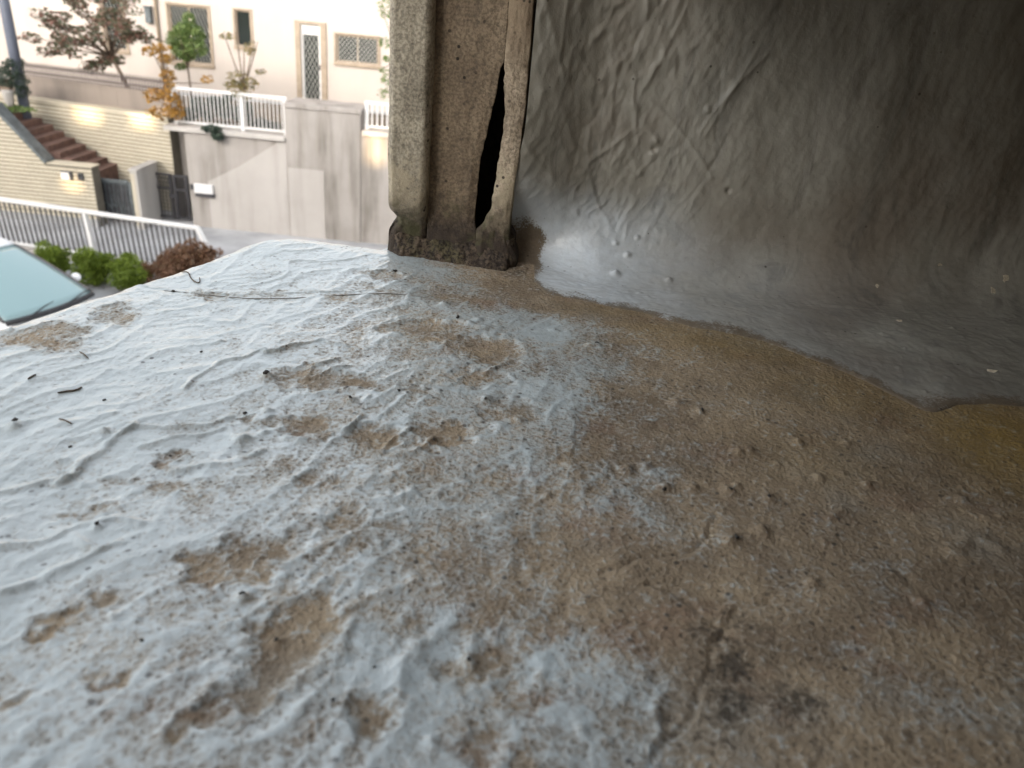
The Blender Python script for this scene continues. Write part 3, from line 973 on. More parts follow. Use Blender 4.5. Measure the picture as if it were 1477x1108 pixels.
strand('dry_stem', [(262, 392), (272, 393), (275, 402), (282, 408), (289, 409), (288, 403)], 0.00028, 'thin curled dry stem near the far left edge of the ledge', 'twig', M['twig'], 1.2)
strand('fibre', [(175, 412), (230, 418), (290, 425), (360, 432), (430, 432), (500, 427), (560, 424), (610, 430), (660, 440), (690, 446)], 0.00022, 'long thin fibre trailing across the far part of the ledge', 'fibre', M['fibre'], 0.8)
strand('bark_splinter', [(83, 566), (96, 563), (108, 562), (118, 558)], 0.00034, 'longest dark splinter lying on the left of the ledge', 'splinter', M['twig'], 1.0)
strand('bark_splinter', [(41, 549), (47, 545), (52, 542)], 0.00032, 'short dark splinter pointing at the car, left of the longest splinter', 'splinter', M['twig'], 1.0)
strand('bark_splinter', [(115, 508), (121, 512), (127, 516)], 0.00026, 'short dark splinter just below the brown stain at the far left', 'splinter', M['twig'], 1.0)
strand('bark_splinter', [(85, 603), (93, 606), (103, 610)], 0.00028, 'pale brown splinter below the longest splinter on the left', 'splinter', M['twig'], 1.0)


def flake(px, py, s, label, dz=0.0, asp=1.0):
    q = led(px, py, dz)
    me = bpy.data.meshes.new('pale_flake')
    bm = bmesh.new()
    n = 9
    top = []
    sx, sy = led_scale(px, py)
    r = s * sx * 0.5
    ph = px * 0.37
    for lv in (0, 1):
        top.append([bm.verts.new((r * asp * (0.75 + 0.35 * sin(3 * a + ph)) * cos(a), r * (0.8 + 0.3 * cos(2 * a + ph)) * sin(a), lv * r * 0.15 + 0.15 * r * sin(a + ph))) for a in [2 * pi * i / n for i in range(n)]])
    bm.faces.new(top[0][::-1])
    bm.faces.new(top[1])
    for i in range(n):
        bm.faces.new((top[0][i], top[0][(i + 1) % n], top[1][(i + 1) % n], top[1][i]))
    bm.to_mesh(me)
    bm.free()
    o = new_obj('pale_flake', me, M['flake'])
    hit, nor, _, _ = COAT_BVH.ray_cast(Vector((0, 0, CZ)), Vector(ray(px, py)).normalized())
    if hit is None or py > 700:
        hit, nor = Vector((q[0], q[1], ledge_z(q[0], q[1]) + r * 0.2)), Vector((0, 0, 1))
    if nor.z < 0:
        nor = -nor
    o.location = hit + nor * r * 0.10
    o.rotation_mode = 'QUATERNION'
    o.rotation_quaternion = nor.to_track_quat('Z', 'Y') @ Quaternion((0, 0, 1), ph) @ Quaternion((1, 0, 0), 0.25 * sin(ph))
    return tag(o, label, 'flake', 'pale flakes at the foot of the wall')


flake(1265, 413, 6, 'round cream flake on the cove at the foot of the dark wall', 0.006)
flake(1450, 402, 10, 'largest cream flake at the right edge on the cove', 0.007, 1.1)
flake(1432, 420, 8, 'cream flake just below the larger one at the right edge', 0.005, 1.5)
flake(1297, 463, 7, 'tiny white flake beside two dark specks at the wall foot', 0.002, 1.4)
flake(1028, 765, 7, 'tiny bright flake at the end of the crack in the ledge', 0.001)
flake(1355, 382, 8, 'slim cream flake high on the cove left of the larger one', 0.010, 0.6)
flake(1430, 536, 9, 'thin cream flake on the flat foot of the coating at right', 0.002, 1.8)

# ================================================================== street materials
def mat_courses(name, base, joint):
    t = MT(name)
    n = t.noise(2.2, 4, 0.6)
    f = t.noise(30, 3)
    c = t.mix(t.mrange(n, 0.3, 0.7), tuple(x * .88 for x in base), base)
    c = t.mix(t.math('MULTIPLY', f, 0.35), c, joint)
    return t.set(Base_Color=c, Roughness=0.7, Normal=t.bump(f, 0.2, 0.01))


def mat_concrete(name, base, dark, streak=0.6):
    t = MT(name)
    st = t.mapping((1.4, 1.4, 0.16))
    n = t.noise(1.6, 5, 0.6, st)
    b = t.noise(0.5, 4, 0.6)
    f = t.noise(25, 4)
    m = t.math('ADD', t.math('MULTIPLY', t.mrange(n, 0.42, 0.75), streak), t.math('MULTIPLY', t.mrange(b, 0.4, 0.7), 0.4), None, True)
    c = t.mix(m, base, dark)
    c = t.mix(t.math('MULTIPLY', f, 0.25), c, dark)
    return t.set(Base_Color=c, Roughness=0.85, Normal=t.bump(f, 0.25, 0.02))


def mat_glass(name, col, rough=0.08):
    t = MT(name)
    return t.set(Base_Color=t.mix(t.noise(1.3, 3), col, tuple(c * 1.8 for c in col)), Roughness=rough, IOR=1.5)


M['stucco'] = mat_concrete('cream_stucco', (0.54, 0.475, 0.425), (0.44, 0.39, 0.345), 0.35)
M['concrete'] = mat_concrete('stained_concrete', (0.36, 0.33, 0.305), (0.17, 0.152, 0.132), 0.9)
M['concrete_light'] = mat_concrete('pale_concrete', (0.42, 0.39, 0.365), (0.30, 0.275, 0.25), 0.7)
M['coping'] = mat_concrete('pale_coping', (0.46, 0.43, 0.40), (0.30, 0.28, 0.255), 0.7)
M['tile'] = mat_courses('cream_tile', (0.55, 0.49, 0.375), (0.38, 0.33, 0.255))
M['joint'] = mat_plain('tile_joint', (0.13, 0.115, 0.09), 0.9, 0.2, 3)
M['plinth'] = mat_concrete('grey_plinth', (0.36, 0.36, 0.36), (0.26, 0.26, 0.26), 0.5)
M['asphalt'] = mat_plain('worn_asphalt', (0.36, 0.36, 0.365), 0.9, 0.2, 0.8, 0, 0.3, 60)
M['soil'] = mat_plain('garden_soil', (0.12, 0.09, 0.06), 0.95, 0.4, 2)
M['step'] = mat_plain('brown_brick_step', (0.125, 0.070, 0.055), 0.8, 0.3, 5)
M['white'] = mat_plain('white_enamel', (0.64, 0.63, 0.62), 0.4, 0.06, 4)
M['bar'] = mat_plain('dark_grey_bar', (0.075, 0.070, 0.070), 0.5, 0.2, 5)
M['bronze'] = mat_plain('bronze_frame', (0.33, 0.26, 0.19), 0.5, 0.15, 4)
M['glass'] = mat_glass('window_glass', (0.016, 0.020, 0.018))
M['grille'] = mat_plain('pale_grille', (0.62, 0.60, 0.55), 0.5, 0.1, 4)
M['iron'] = mat_plain('black_iron', (0.045, 0.043, 0.047), 0.5, 0.3, 4)
M['slate'] = mat_plain('slate_metal', (0.10, 0.115, 0.12), 0.55, 0.35, 6)
M['picket'] = mat_plain('brown_picket', (0.085, 0.065, 0.060), 0.6, 0.2, 5)
M['garden_wall'] = mat_concrete('brown_grey_block', (0.27, 0.225, 0.19), (0.17, 0.14, 0.12), 0.6)
M['pole'] = mat_plain('blue_grey_steel', (0.085, 0.095, 0.125), 0.5, 0.15, 2)
M['roof'] = mat_plain('dark_roof', (0.10, 0.09, 0.085), 0.8, 0.2, 3)
M['bark'] = mat_plain('grey_brown_bark', (0.13, 0.095, 0.07), 0.9, 0.35, 12, 0, 0.4, 30)
M['leaf_tree'] = mat_leaf('olive_pink_leaf', [(0.060, 0.085, 0.045), (0.115, 0.120, 0.065), (0.24, 0.105, 0.085), (0.085, 0.115, 0.075)])
M['leaf_green'] = mat_leaf('fresh_green_leaf', [(0.075, 0.135, 0.035), (0.13, 0.20, 0.05), (0.18, 0.23, 0.07)])
M['leaf_yellow'] = mat_leaf('autumn_yellow_leaf', [(0.32, 0.15, 0.03), (0.45, 0.25, 0.045), (0.22, 0.13, 0.05)])
M['leaf_dark'] = mat_leaf('dark_evergreen_leaf', [(0.025, 0.045, 0.030), (0.05, 0.075, 0.045), (0.035, 0.055, 0.045)])
M['leaf_box'] = mat_leaf('boxwood_leaf', [(0.085, 0.135, 0.010), (0.15, 0.215, 0.016), (0.21, 0.28, 0.03)])
M['leaf_red'] = mat_leaf('russet_leaf', [(0.115, 0.055, 0.03), (0.19, 0.095, 0.05), (0.15, 0.10, 0.055)])
M['leaf_mix'] = mat_leaf('sparse_leaf', [(0.10, 0.11, 0.04), (0.28, 0.20, 0.06), (0.13, 0.13, 0.07)])
M['car_white'] = mat_plain('white_car_paint', (0.80, 0.81, 0.82), 0.25, 0.02, 2)
M['car_glass'] = MT('sky_tint_windscreen').set(Base_Color=(0.22, 0.33, 0.34), Roughness=0.04, IOR=1.52, Coat_Weight=0.6, Coat_Roughness=0.02)  # teal base colour stands in for the reflected sky
M['rubber'] = mat_plain('black_rubber', (0.025, 0.025, 0.027), 0.7, 0.2, 10)
M['chrome'] = mat_plain('bright_metal', (0.6, 0.6, 0.6), 0.25, 0.05, 4, 1.0)
M['lamp_lens'] = mat_plain('clear_lens', (0.5, 0.52, 0.53), 0.15, 0.1, 8)
M['blocker_wall'] = mat_plain('blocker_render', (0.52, 0.49, 0.45), 0.9, 0.1, 0.4)  # face of the unseen sheet that blocks the sun

# ================================================================== ground
g = MB()
g.v = [(-900, -400, 0), (900, -400, 0), (900, 1800, 0), (-900, 1800, 0)]
g.f = [(0, 1, 2, 3)]
tag(g.build('road', M['asphalt']), kind='structure')
YARD = 2.5
tag(MB().box(-60, 60, 21.4, 90, -0.4, YARD).build('terrain', M['soil']), kind='structure')


def wall_with_holes(x0, x1, z0, z1, y, holes, depth):
    """front sheet at y with rectangular openings and their reveals"""
    xs = sorted({x0, x1, *[h[0] for h in holes], *[h[1] for h in holes]})
    zs = sorted({z0, z1, *[h[2] for h in holes], *[h[3] for h in holes]})
    v, f = [], []

    def quad(*p):
        b = len(v)
        v.extend(p)
        f.append((b, b + 1, b + 2, b + 3))
    for a, b in zip(xs[:-1], xs[1:]):
        for c, d in zip(zs[:-1], zs[1:]):
            mx, mz = (a + b) / 2, (c + d) / 2
            if any(h[0] < mx < h[1] and h[2] < mz < h[3] for h in holes):
                continue
            quad((a, y, c), (b, y, c), (b, y, d), (a, y, d))
    for a, b, c, d in holes:
        e = y + depth
        quad((a, y, c), (a, e, c), (b, e, c), (b, y, c))
        quad((a, y, d), (b, y, d), (b, e, d), (a, e, d))
        quad((a, y, c), (a, y, d), (a, e, d), (a, e, c))
        quad((b, y, c), (b, e, c), (b, e, d), (b, y, d))
    return v, f


# ================================================================== the house
FY5 = 21.0
FY = FY5 * K


def hx(px, py):
    return ax(px, py, FY5)


def hz(px, py):
    return az(px, py, FY5)


def build_house():
    h = empty('house', (-8, FY + 4, YARD))
    tag(h, 'cream rendered house with grilled windows above the grey retaining wall', 'house')
    off = Vector((-8, FY + 4, YARD))
    openings = {
        'big': (hx(246, 50), hx(303, 50), hz(270, 91), hz(270, 8)),
        'narrow': (hx(340, 40), hx(362, 40), hz(350, 67), hz(350, 15)),
        'door': (hx(432, 90), hx(466, 90), YARD + 0.1, hz(445, 35)),
        'wide': (hx(485, 72), hx(546, 72), hz(515, 92), hz(515, 52)),
        'far': (hx(150, 40), hx(180, 40), hz(165, 72), hz(165, -6)),
        'upper': (hx(470, 0), hx(545, 0), 7.0, 8.1),
        'upper_left': (hx(246, 50), hx(320, 50), 6.9, 8.2),
    }
    v, f = wall_with_holes(-24.0, 1.0, YARD - 0.5, 8.8, FY, list(openings.values()), 0.16)
    me = mesh_of('wall', [Vector(p) - off for p in v], f)
    new_obj('wall', me, M['stucco'], h)
    b = MB()
    b.box(-24.0 - off.x, 1.0 - off.x, 0.162, 8, -0.5, 6.3)
    for i, p in enumerate(b.v):
        b.v[i] = (p[0], p[1] - 4 if i < 8 else p[1], p[2])
    b.build('inner_wall', M['stucco'], h)
    r = MB()
    for s in (0, 1):
        pass
    x0, x1 = -24.7 - off.x, 1.7 - off.x
    r.v = [(x0, -4.7, 6.25), (x1, -4.7, 6.25), (x1, 5.0, 6.25), (x0, 5.0, 6.25), (x0 + 4, 0.2, 8.4), (x1 - 4, 0.2, 8.4), (x0, -4.7, 6.4), (x1, -4.7, 6.4), (x1, 5.0, 6.4), (x0, 5.0, 6.4)]
    r.f = [(0, 3, 2, 1), (6, 7, 5, 4), (8, 9, 4, 5), (7, 8, 5), (9, 6, 4), (0, 1, 7, 6), (1, 2, 8, 7), (2, 3, 9, 8), (3, 0, 6, 9)]
    r.build('roof', M['roof'], h)

    def window(key, panes=2, sill=True, lattice='diag', fw=0.05, frame='bronze', glass='glass'):
        x0, x1, z0, z1 = openings[key]
        w = empty('window')
        w.parent = h
        w.location = Vector((x0, FY, z0)) - off
        W, Hh = x1 - x0, z1 - z0
        fr = MB()
        yb, yf = 0.10, 0.04
        fr.box(0, fw, yf, yb, 0, Hh).box(W - fw, W, yf, yb, 0, Hh).box(fw, W - fw, yf, yb, 0, fw).box(fw, W - fw, yf, yb, Hh - fw, Hh)
        for k in range(1, panes):
            xm = W * k / panes
            fr.box(xm - fw * .45, xm + fw * .45, yf + 0.01, yb - 0.002, fw, Hh - fw)
        fr.build('frame', M[frame], w)
        for k in range(panes):
            MB().box(fw + (W - 2 * fw) * k / panes + 0.01, fw + (W - 2 * fw) * (k + 1) / panes - 0.01, 0.082, 0.09, fw, Hh - fw).build('pane', M[glass], w)
        if sill:
            MB().box(-0.07, W + 0.07, -0.07, 0.035, -0.09, -0.003).build('sill', M['bronze'], w)
            MB().box(-0.065, -0.003, -0.03, 0.03, 0.0, Hh + 0.05).box(W + 0.003, W + 0.065, -0.03, 0.03, 0.0, Hh + 0.05).box(-0.002, W + 0.002, -0.03, 0.03, Hh + 0.003, Hh + 0.05).build('surround', M['bronze'], w)
        gr = MB()
        if lattice in ('diag', 'diamond'):
            n = max(3, int(W / (0.11 if lattice == 'diag' else 0.14)))
            sl_ = 0.35 if lattice == 'diag' else 0.9
            dirs = (1,) if lattice == 'diag' else (1, -1)
            for dr in dirs:
                k = -40
                while k < 60:
                    xa = k * (W - 2 * fw) / n + fw
                    k += 1
                    # line x = xa + sl*(z) clipped to the pane
                    za, zb = fw, Hh - fw
                    pa, pb = (xa, za), (xa - dr * sl_ * (zb - za), zb)
                    lo, hi = fw, W - fw
                    t0, t1 = 0.0, 1.0
                    dx = pb[0] - pa[0]
                    if abs(dx) > 1e-6:
                        ta, tb = (lo - pa[0]) / dx, (hi - pa[0]) / dx
                        t0, t1 = max(t0, min(ta, tb)), min(t1, max(ta, tb))
                    if t1 - t0 < 0.03:
                        continue
                    A = (pa[0] + dx * t0, 0.02 + (0.012 if dr > 0 else 0), za + (zb - za) * t0)
                    B = (pa[0] + dx * t1, 0.02 + (0.012 if dr > 0 else 0), za + (zb - za) * t1)
                    gr.bar(A, B, 0.009)
            gr.build('grille', M['grille'], w)
        return w
    window('big', 2, True, 'diag')
    window('narrow', 1, True, None, 0.04)
    window('wide', 2, True, 'diamond')
    window('far', 1, True, 'diag', 0.05)
    window('upper', 2, True, None)
    window('upper_left', 2, True, None)
    # the door: frame, white transom, glazed leaf with lattice
    x0, x1, z0, z1 = openings['door']
    W, Hh = x1 - x0, z1 - z0
    d = empty('door')
    d.parent = h
    d.location = Vector((x0, FY, z0)) - off
    tz = Hh - (hz(445, 35) - hz(445, 46))
    MB().box(-0.10, 0.06, -0.05, 0.12, 0, Hh).box(W - 0.06, W + 0.12, -0.05, 0.12, 0, Hh).box(-0.10, W + 0.12, -0.051, 0.12, Hh + 0.001, Hh + 0.08).build('frame', M['bronze'], d)
    MB().box(0.061, W - 0.061, 0.03, 0.08, tz, Hh - 0.001).build('transom', M['white'], d)
    MB().box(0.061, 0.13, 0.02, 0.07, 0, tz - 0.003).box(W - 0.13, W - 0.061, 0.02, 0.07, 0, tz - 0.003).box(0.131, W - 0.131, 0.02, 0.07, 0, 0.10).box(0.131, W - 0.131, 0.02, 0.07, tz - 0.08, tz - 0.003).build('leaf_frame', M['white'], d)
    MB().box(0.131, W - 0.131, 0.05, 0.058, 0.10, tz - 0.08).build('pane', M['glass'], d)
    gr = MB()
    for dr in (1, -1):
        for k in range(-30, 60):
            xa = 0.131 + k * 0.13
            za, zb = 0.10, tz - 0.08
            xb = xa + dr * 0.55 * (zb - za)
            lo, hi = 0.131, W - 0.131
            dx = xb - xa
            ta, tb = (lo - xa) / dx, (hi - xa) / dx
            t0, t1 = max(0, min(ta, tb)), min(1, max(ta, tb))
            if t1 - t0 < 0.02:
                continue
            yy = 0.028 + (0.010 if dr > 0 else 0)
            gr.bar((xa + dx * t0, yy, za + (zb - za) * t0), (xa + dx * t1, yy, za + (zb - za) * t1), 0.008)
    gr.build('lattice', M['grille'], d)
    MB().box(W - 0.115, W - 0.085, -0.02, 0.018, 1.0, 1.16).build('handle', M['iron'], d)
    # downpipe with brackets, wall lantern, meter box
    xd = hx(230, 50)
    dp = MB().tube([(xd - off.x, -4.06, -0.2), (xd - off.x, -4.06, 6.2)], 0.045, 10).build('downpipe', M['bronze'], h, True)
    for zz in (1.0, 2.6, 4.4):
        MB().box(xd - off.x - 0.07, xd - off.x + 0.07, -4.06, -4.002, zz, zz + 0.05).build('bracket', M['bronze'], dp)
    xl, zl_ = hx(216, 20) - off.x, hz(216, 33) - off.z
    ln = MB().box(xl - 0.09, xl + 0.09, -4.16, -4.003, zl_, zl_ + 0.42).build('lantern', M['slate'], h, False, 0.02)
    MB().box(xl - 0.11, xl + 0.11, -4.19, -4.003, zl_ + 0.422, zl_ + 0.46).build('lantern_cap', M['slate'], ln)
    # floor band at the storey
    MB().box(-24.0 - off.x, 1.0 - off.x, -4.07, -4.003, 3.35, 3.5).build('band', M['stucco'], h)
    MB().box(-24.0 - off.x, 1.0 - off.x, -4.05, -4.003, -0.5, 0.07).build('plinth', M['plinth'], h)


build_house()


# ================================================================== tiled retaining walls
def tiled_wall(name, label, A, B, poly, step=0.098):
    """A, B: ground points of the face; poly: (s, z) outline along it; courses are clipped to the outline"""
    A, B = Vector(A), Vector(B)
    rz = math.atan2(B.y - A.y, B.x - A.x)
    w = empty(name, A, rz)
    tag(w, label, 'wall')
    MB().prism(poly, 0.012, 0.35).build('backing', M['joint'], w)
    zmin, zmax = min(p[1] for p in poly), max(p[1] for p in poly)
    m = MB()
    z = zmin + 0.20

    def span(zz):
        xs = []
        n = len(poly)
        for i in range(n):
            (xa, za), (xb, zb) = poly[i], poly[(i + 1) % n]
            if (za - zz) * (zb - zz) < 0:
                xs.append(xa + (xb - xa) * (zz - za) / (zb - za))
        xs.sort()
        return xs
    while z < zmax - 0.02:
        a, b = span(z + 0.004), span(min(z + step - 0.030, zmax - 0.001))
        if len(a) >= 2 and len(b) >= 2:
            x0, x1 = max(a[0], b[0]), min(a[-1], b[-1])
            # cut the course into tiles with thin joints
            off = 0.12 if int(round((z - zmin) / step)) % 2 else 0.0
            x = x0
            while x < x1 - 0.01:
                e = min(x1, (math.floor((x - off) / 0.24 + 1e-6) + 1) * 0.24 + off - 0.006)
                if e - x > 0.01:
                    pr = random.uniform(0, 0.004)
                    m.box(x, e, -pr - 0.012, 0.0118, z, z + step - 0.030)
                x = e + 0.006
        z += step
    tag(m.build('tile_courses', M['tile'], w), kind='stuff')
    MB().box(min(p[0] for p in poly) + 0.001, max(p[0] for p in poly) - 0.001, -0.05, 0.0115, -0.02, zmin + 0.19).build('plinth', M['plinth'], w)
    return w


TOPZ = 2.60
ua, ub = at(-60, 200, 18.0), at(246, 200, 16.9)
ul = math.hypot(ub.x - ua.x, ub.y - ua.y)
w_up = tiled_wall('tiled_wall', 'upper cream tiled retaining wall behind the brown steps', (ua.x, ua.y, 0), (ub.x, ub.y, 0), [(0, 0), (ul, 0), (ul, TOPZ), (0, TOPZ)])
MB().box(-0.02, ul - 0.01, -0.035, 0.36, TOPZ + 0.002, TOPZ + 0.05).build('coping', M['tile'], w_up)
LT5 = 15.8
xr = ax(136, 270, LT5)
xk = ax(66, 233, LT5)
zk = az(66, 233, LT5)
zr0 = az(136, 246, LT5)
zflat = (zk + zr0) / 2
xs0, zs0 = ax(0, 166, LT5), az(0, 166, LT5)
sl0 = (zs0 - zflat) / (xs0 - xk)
xt = xk + (2.75 - zflat) / sl0
x00 = xt - 2.5
w_lo = tiled_wall('tiled_wall', 'lower cream tiled wall with a sloping top in front of the steps', (x00, LT5 * K, 0), (xr, LT5 * K, 0), [(0, 0), (xr - x00, 0), (xr - x00, zflat), (xk - x00, zflat), (xt - x00, 2.75), (0, 2.75)])
MB().bar((xt - x00, 0.15, 2.75 + 0.035), (xk - x00, 0.15, zflat + 0.035), 0.40, 0.06).build('sloping_cap', M['slate'], w_lo)
MB().box(xk - x00 + 0.02, xr - x00 + 0.02, -0.03, 0.37, zflat + 0.002, zflat + 0.03).build('cap', M['tile'], w_lo)

# letter box and intercom on the lower tiled wall
lx_, lz_ = ax(98, 252, LT5), az(98, 258, LT5)
lb = empty('letter_box', (lx_, LT5 * K - 0.004, lz_))
tag(lb, 'small white letter box with dark surround on the lower tiled wall', 'letter box')
MB().box(-0.15, 0.13, -0.06, -0.002, -0.02, 0.20).build('surround', M['iron'], lb, False, 0.01)
MB().box(-0.13, 0.07, -0.085, -0.062, 0.0, 0.17).build('door', M['white'], lb, False, 0.008)
ic = empty('intercom', (ax(117, 252, LT5), LT5 * K - 0.004, az(117, 259, LT5)))
tag(ic, 'dark intercom panel beside the white letter box', 'intercom')
MB().box(-0.07, 0.07, -0.045, -0.002, 0.0, 0.16).build('housing', M['iron'], ic, False, 0.008)
MB().box(-0.03, 0.03, -0.052, -0.047, 0.09, 0.13).build('lens', M['glass'], ic)

# ================================================================== brown steps
st0x, st0z = ax(150, 246, 16.6), 0.86
st = empty('staircase', (st0x, 16.6 * K, 0))
tag(st, 'brown brick steps climbing left between the cream tiled walls', 'staircase')
zb = az(140, 243, 16.6)
n_st = 9
x1_, z1_ = ax(20, 166, 16.6), az(20, 166, 16.6)
rise, run = (z1_ - zb) / (n_st - 1), (st0x - x1_) / (n_st - 1)
for i in range(n_st):
    xa = -run * (i + 1) if i < n_st - 1 else -run * (i + 1) - 2.2
    s = MB().box(xa, -run * i, -0.5, 0.72, 0.0 if i == 0 else zb + rise * (i - 1) + 0.002, zb + rise * i).build('step', M['step'], st)
    if i:
        s_ = MB().box(xa + 0.002, -run * i - 0.002, -0.49, 0.71, 0.0, zb + rise * (i - 1)).build('step_base', M['step'], s)

# ================================================================== low slate gate, pier and iron gate
gx0, gx1 = ax(138, 280, 16.2), ax(190, 280, 16.2)
gz1 = az(165, 257, 16.2)
lg = empty('low_gate', (gx0, 16.2 * K, 0))
tag(lg, 'low dark slate coloured gate between the tiled wall and the pier', 'gate')
W = gx1 - gx0
MB().box(0, 0.10, 0, 0.06, 0, gz1).box(W - 0.07, W, 0, 0.06, 0, gz1 - 0.06).box(0.101, W - 0.071, 0, 0.06, gz1 - 0.16, gz1 - 0.04).box(0.101, W - 0.071, 0, 0.06, 0.1, 0.2).build('frame', M['slate'], lg, False, 0.02)
MB().box(0.102, W - 0.072, 0.035, 0.055, 0.2, gz1 - 0.16).build('back_panel', M['iron'], lg)
for k in range(3):
    m = MB()
    cx, cz = 0.10 + (W - 0.17) * (k + 0.5) / 3, 0.35 + 0.22 * (k % 2)
    pts = [(cx + 0.13 * (1 - t * .6) * cos(5.5 * t + k), 0.015, cz + 0.20 * (1 - t * .6) * sin(5.5 * t + k)) for t in [i / 14 for i in range(15)]]
    m.tube(pts, 0.016, 6).build('scroll', M['slate'], lg, True)
for k in range(7):
    xx = 0.10 + (W - 0.17) * (k + 0.5) / 7
    MB().box(xx - 0.01, xx + 0.01, 0.005, 0.03, 0.2, gz1 - 0.16).build('bar', M['slate'], lg)

px0 = ax(190, 270, 15.9)
pz = az(192, 248, 15.9)
pier = empty('gate_pier', (px0, 15.9 * K, 0))
tag(pier, 'low tiled pier with a pale side running back beside the iron gate', 'pier')
MB().box(0, 0.16, 0.012, 1.15, 0, pz).build('body', M['coping'], pier)
m = MB()
z = 0.1
while z < pz - 0.05:
    m.box(-0.004, 0.10, 0.0, 0.0118, z, z + 0.06)
    z += 0.078
tag(m.build('tile_courses', M['tile'], pier), kind='stuff')
MB().box(-0.03, 0.19, -0.02, 1.16, pz + 0.002, pz + 0.06).build('cap', M['coping'], pier)


def iron_gate(xa, xb, y5, zt, label, skew=0.0):
    g_ = empty('iron_gate', (xa, y5 * K, 0), skew)
    tag(g_, label, 'gate', 'leaves of the iron gate')
    W = xb - xa
    MB().box(0, 0.07, -0.03, 0.04, 0.05, zt).build('stile', M['iron'], g_)
    MB().box(W - 0.05, W, -0.03, 0.04, 0.05, zt).build('stile', M['iron'], g_)
    for z in (0.08, zt - 0.42, zt - 0.05):
        MB().box(0.071, W - 0.051, -0.02, 0.03, z, z + 0.05).build('rail', M['iron'], g_)
    n = max(3, int(W / 0.095))
    for k in range(n):
        xx = 0.07 + (W - 0.12) * (k + 0.5) / n
        MB().box(xx - 0.011, xx + 0.011, -0.008, 0.014, 0.131, zt - 0.421).build('bar', M['iron'], g_)
    for k in range(n + 1):
        xx = 0.09 + (W - 0.16) * k / n
        MB().bar((xx, -0.012, zt - 0.37), (min(xx + 0.10, W - 0.06), -0.012, zt - 0.055), 0.014).build('lattice_bar', M['iron'], g_)
        MB().bar((min(xx + 0.10, W - 0.06), 0.010, zt - 0.37), (xx, 0.010, zt - 0.055), 0.014).build('lattice_bar', M['iron'], g_)
    return g_


ig0, ig1, ig2 = ax(211, 285, 16.75), ax(251, 285, 16.75), ax(275, 285, 16.75)
igz = az(230, 249, 16.75)
iron_gate(ig0, ig1 - 0.02, 16.75, igz, 'wide leaf of the black iron gate next to the pale pier')
iron_gate(ig1 + 0.02, ig2 - 0.03, 16.75, igz - 0.02, 'narrow leaf of the black iron gate next to the mailbox')
MB()
lock = MB().box(-0.10, 0.12, -0.05, -0.032, 0, 0.10).build('gate_lock', M['iron'])
lock.location = (ig1, 16.75 * K - 0.02, igz - 0.62)
tag(lock, 'dark lock case across the middle of the iron gate', 'lock')

# ================================================================== concrete retaining wall
CY5 = 16.5
CY = CY5 * K


def cx(px, py):
    return ax(px, py, CY5)


def cz_(px, py):
    return az(px, py, CY5)


cw = empty('retaining_wall', (0, CY, 0))
tag(cw, 'stained grey concrete retaining wall with a raised middle block', 'wall')
zA = cz_(330, 190)
zB = cz_(465, 152)
zC = cz_(545, 190)
xa, xb, xc, xd = cx(276, 290), cx(412, 195), cx(520, 175), 8.0
MB().box(xa, xb, 0, 0.45, -0.3, zA - 0.1).build('panel', M['concrete'], cw)
MB().box(xa - 1.2, xa - 0.001, 0.85, 1.2, -0.3, zA - 0.1).build('recess_panel', M['concrete'], cw)
MB().box(xb + 0.001, xc, -0.035, 0.9, -0.3, zB - 0.13).build('block', M['concrete'], cw, False, 0.015)
MB().box(xc + 0.001, xd, 0, 0.45, -0.3, zC - 0.12).build('panel', M['concrete'], cw)
MB().box(xa - 0.48, xb - 0.002, -0.10, 0.50, zA - 0.098, zA + 0.02).build('coping', M['coping'], cw, False, 0.015)
MB().box(xb + 0.003, xc + 0.04, -0.07, 0.95, zB - 0.128, zB).build('block_cap', M['concrete'], cw, False, 0.02)
MB().box(xc + 0.042, xd, -0.09, 0.50, zC - 0.118, zC).build('coping', M['coping'], cw, False, 0.015)
# paler panels set slightly proud of the wall face
pt = [(cx(300, 262), cz_(300, 262)), (cx(308, 345), -0.29), (xb - 0.005, -0.29), (xb - 0.005, cz_(405, 200) - 0.1), (cx(400, 206), cz_(400, 206)), (cx(345, 240), cz_(345, 240))]
MB().prism(pt, -0.012, -0.001).build('pale_panel', M['concrete_light'], cw)
pt = [(xb + 0.04, -0.29), (xb + 0.96, -0.29), (xb + 0.96, cz_(470, 246)), (xb + 0.04, cz_(416, 241))]
MB().prism(pt, -0.050, -0.036).build('pale_panel', M['concrete_light'], cw, False, 0.01)

mb = empty('mailbox', (cx(282, 275), CY - 0.013, cz_(282, 282)))
tag(mb, 'white mailbox with a dark slot on the concrete wall by the gate', 'mailbox')
mw = cx(309, 270) - cx(282, 270)
MB().box(0, mw, -0.09, -0.002, 0.09, 0.33).build('housing', M['white'], mb, False, 0.02)
MB().box(0.02, mw + 0.02, -0.07, -0.002, 0.0, 0.085).build('slot', M['iron'], mb)
MB().box(-0.10, -0.004, -0.06, -0.002, 0.16, 0.30).build('bell', M['iron'], mb, False, 0.01)


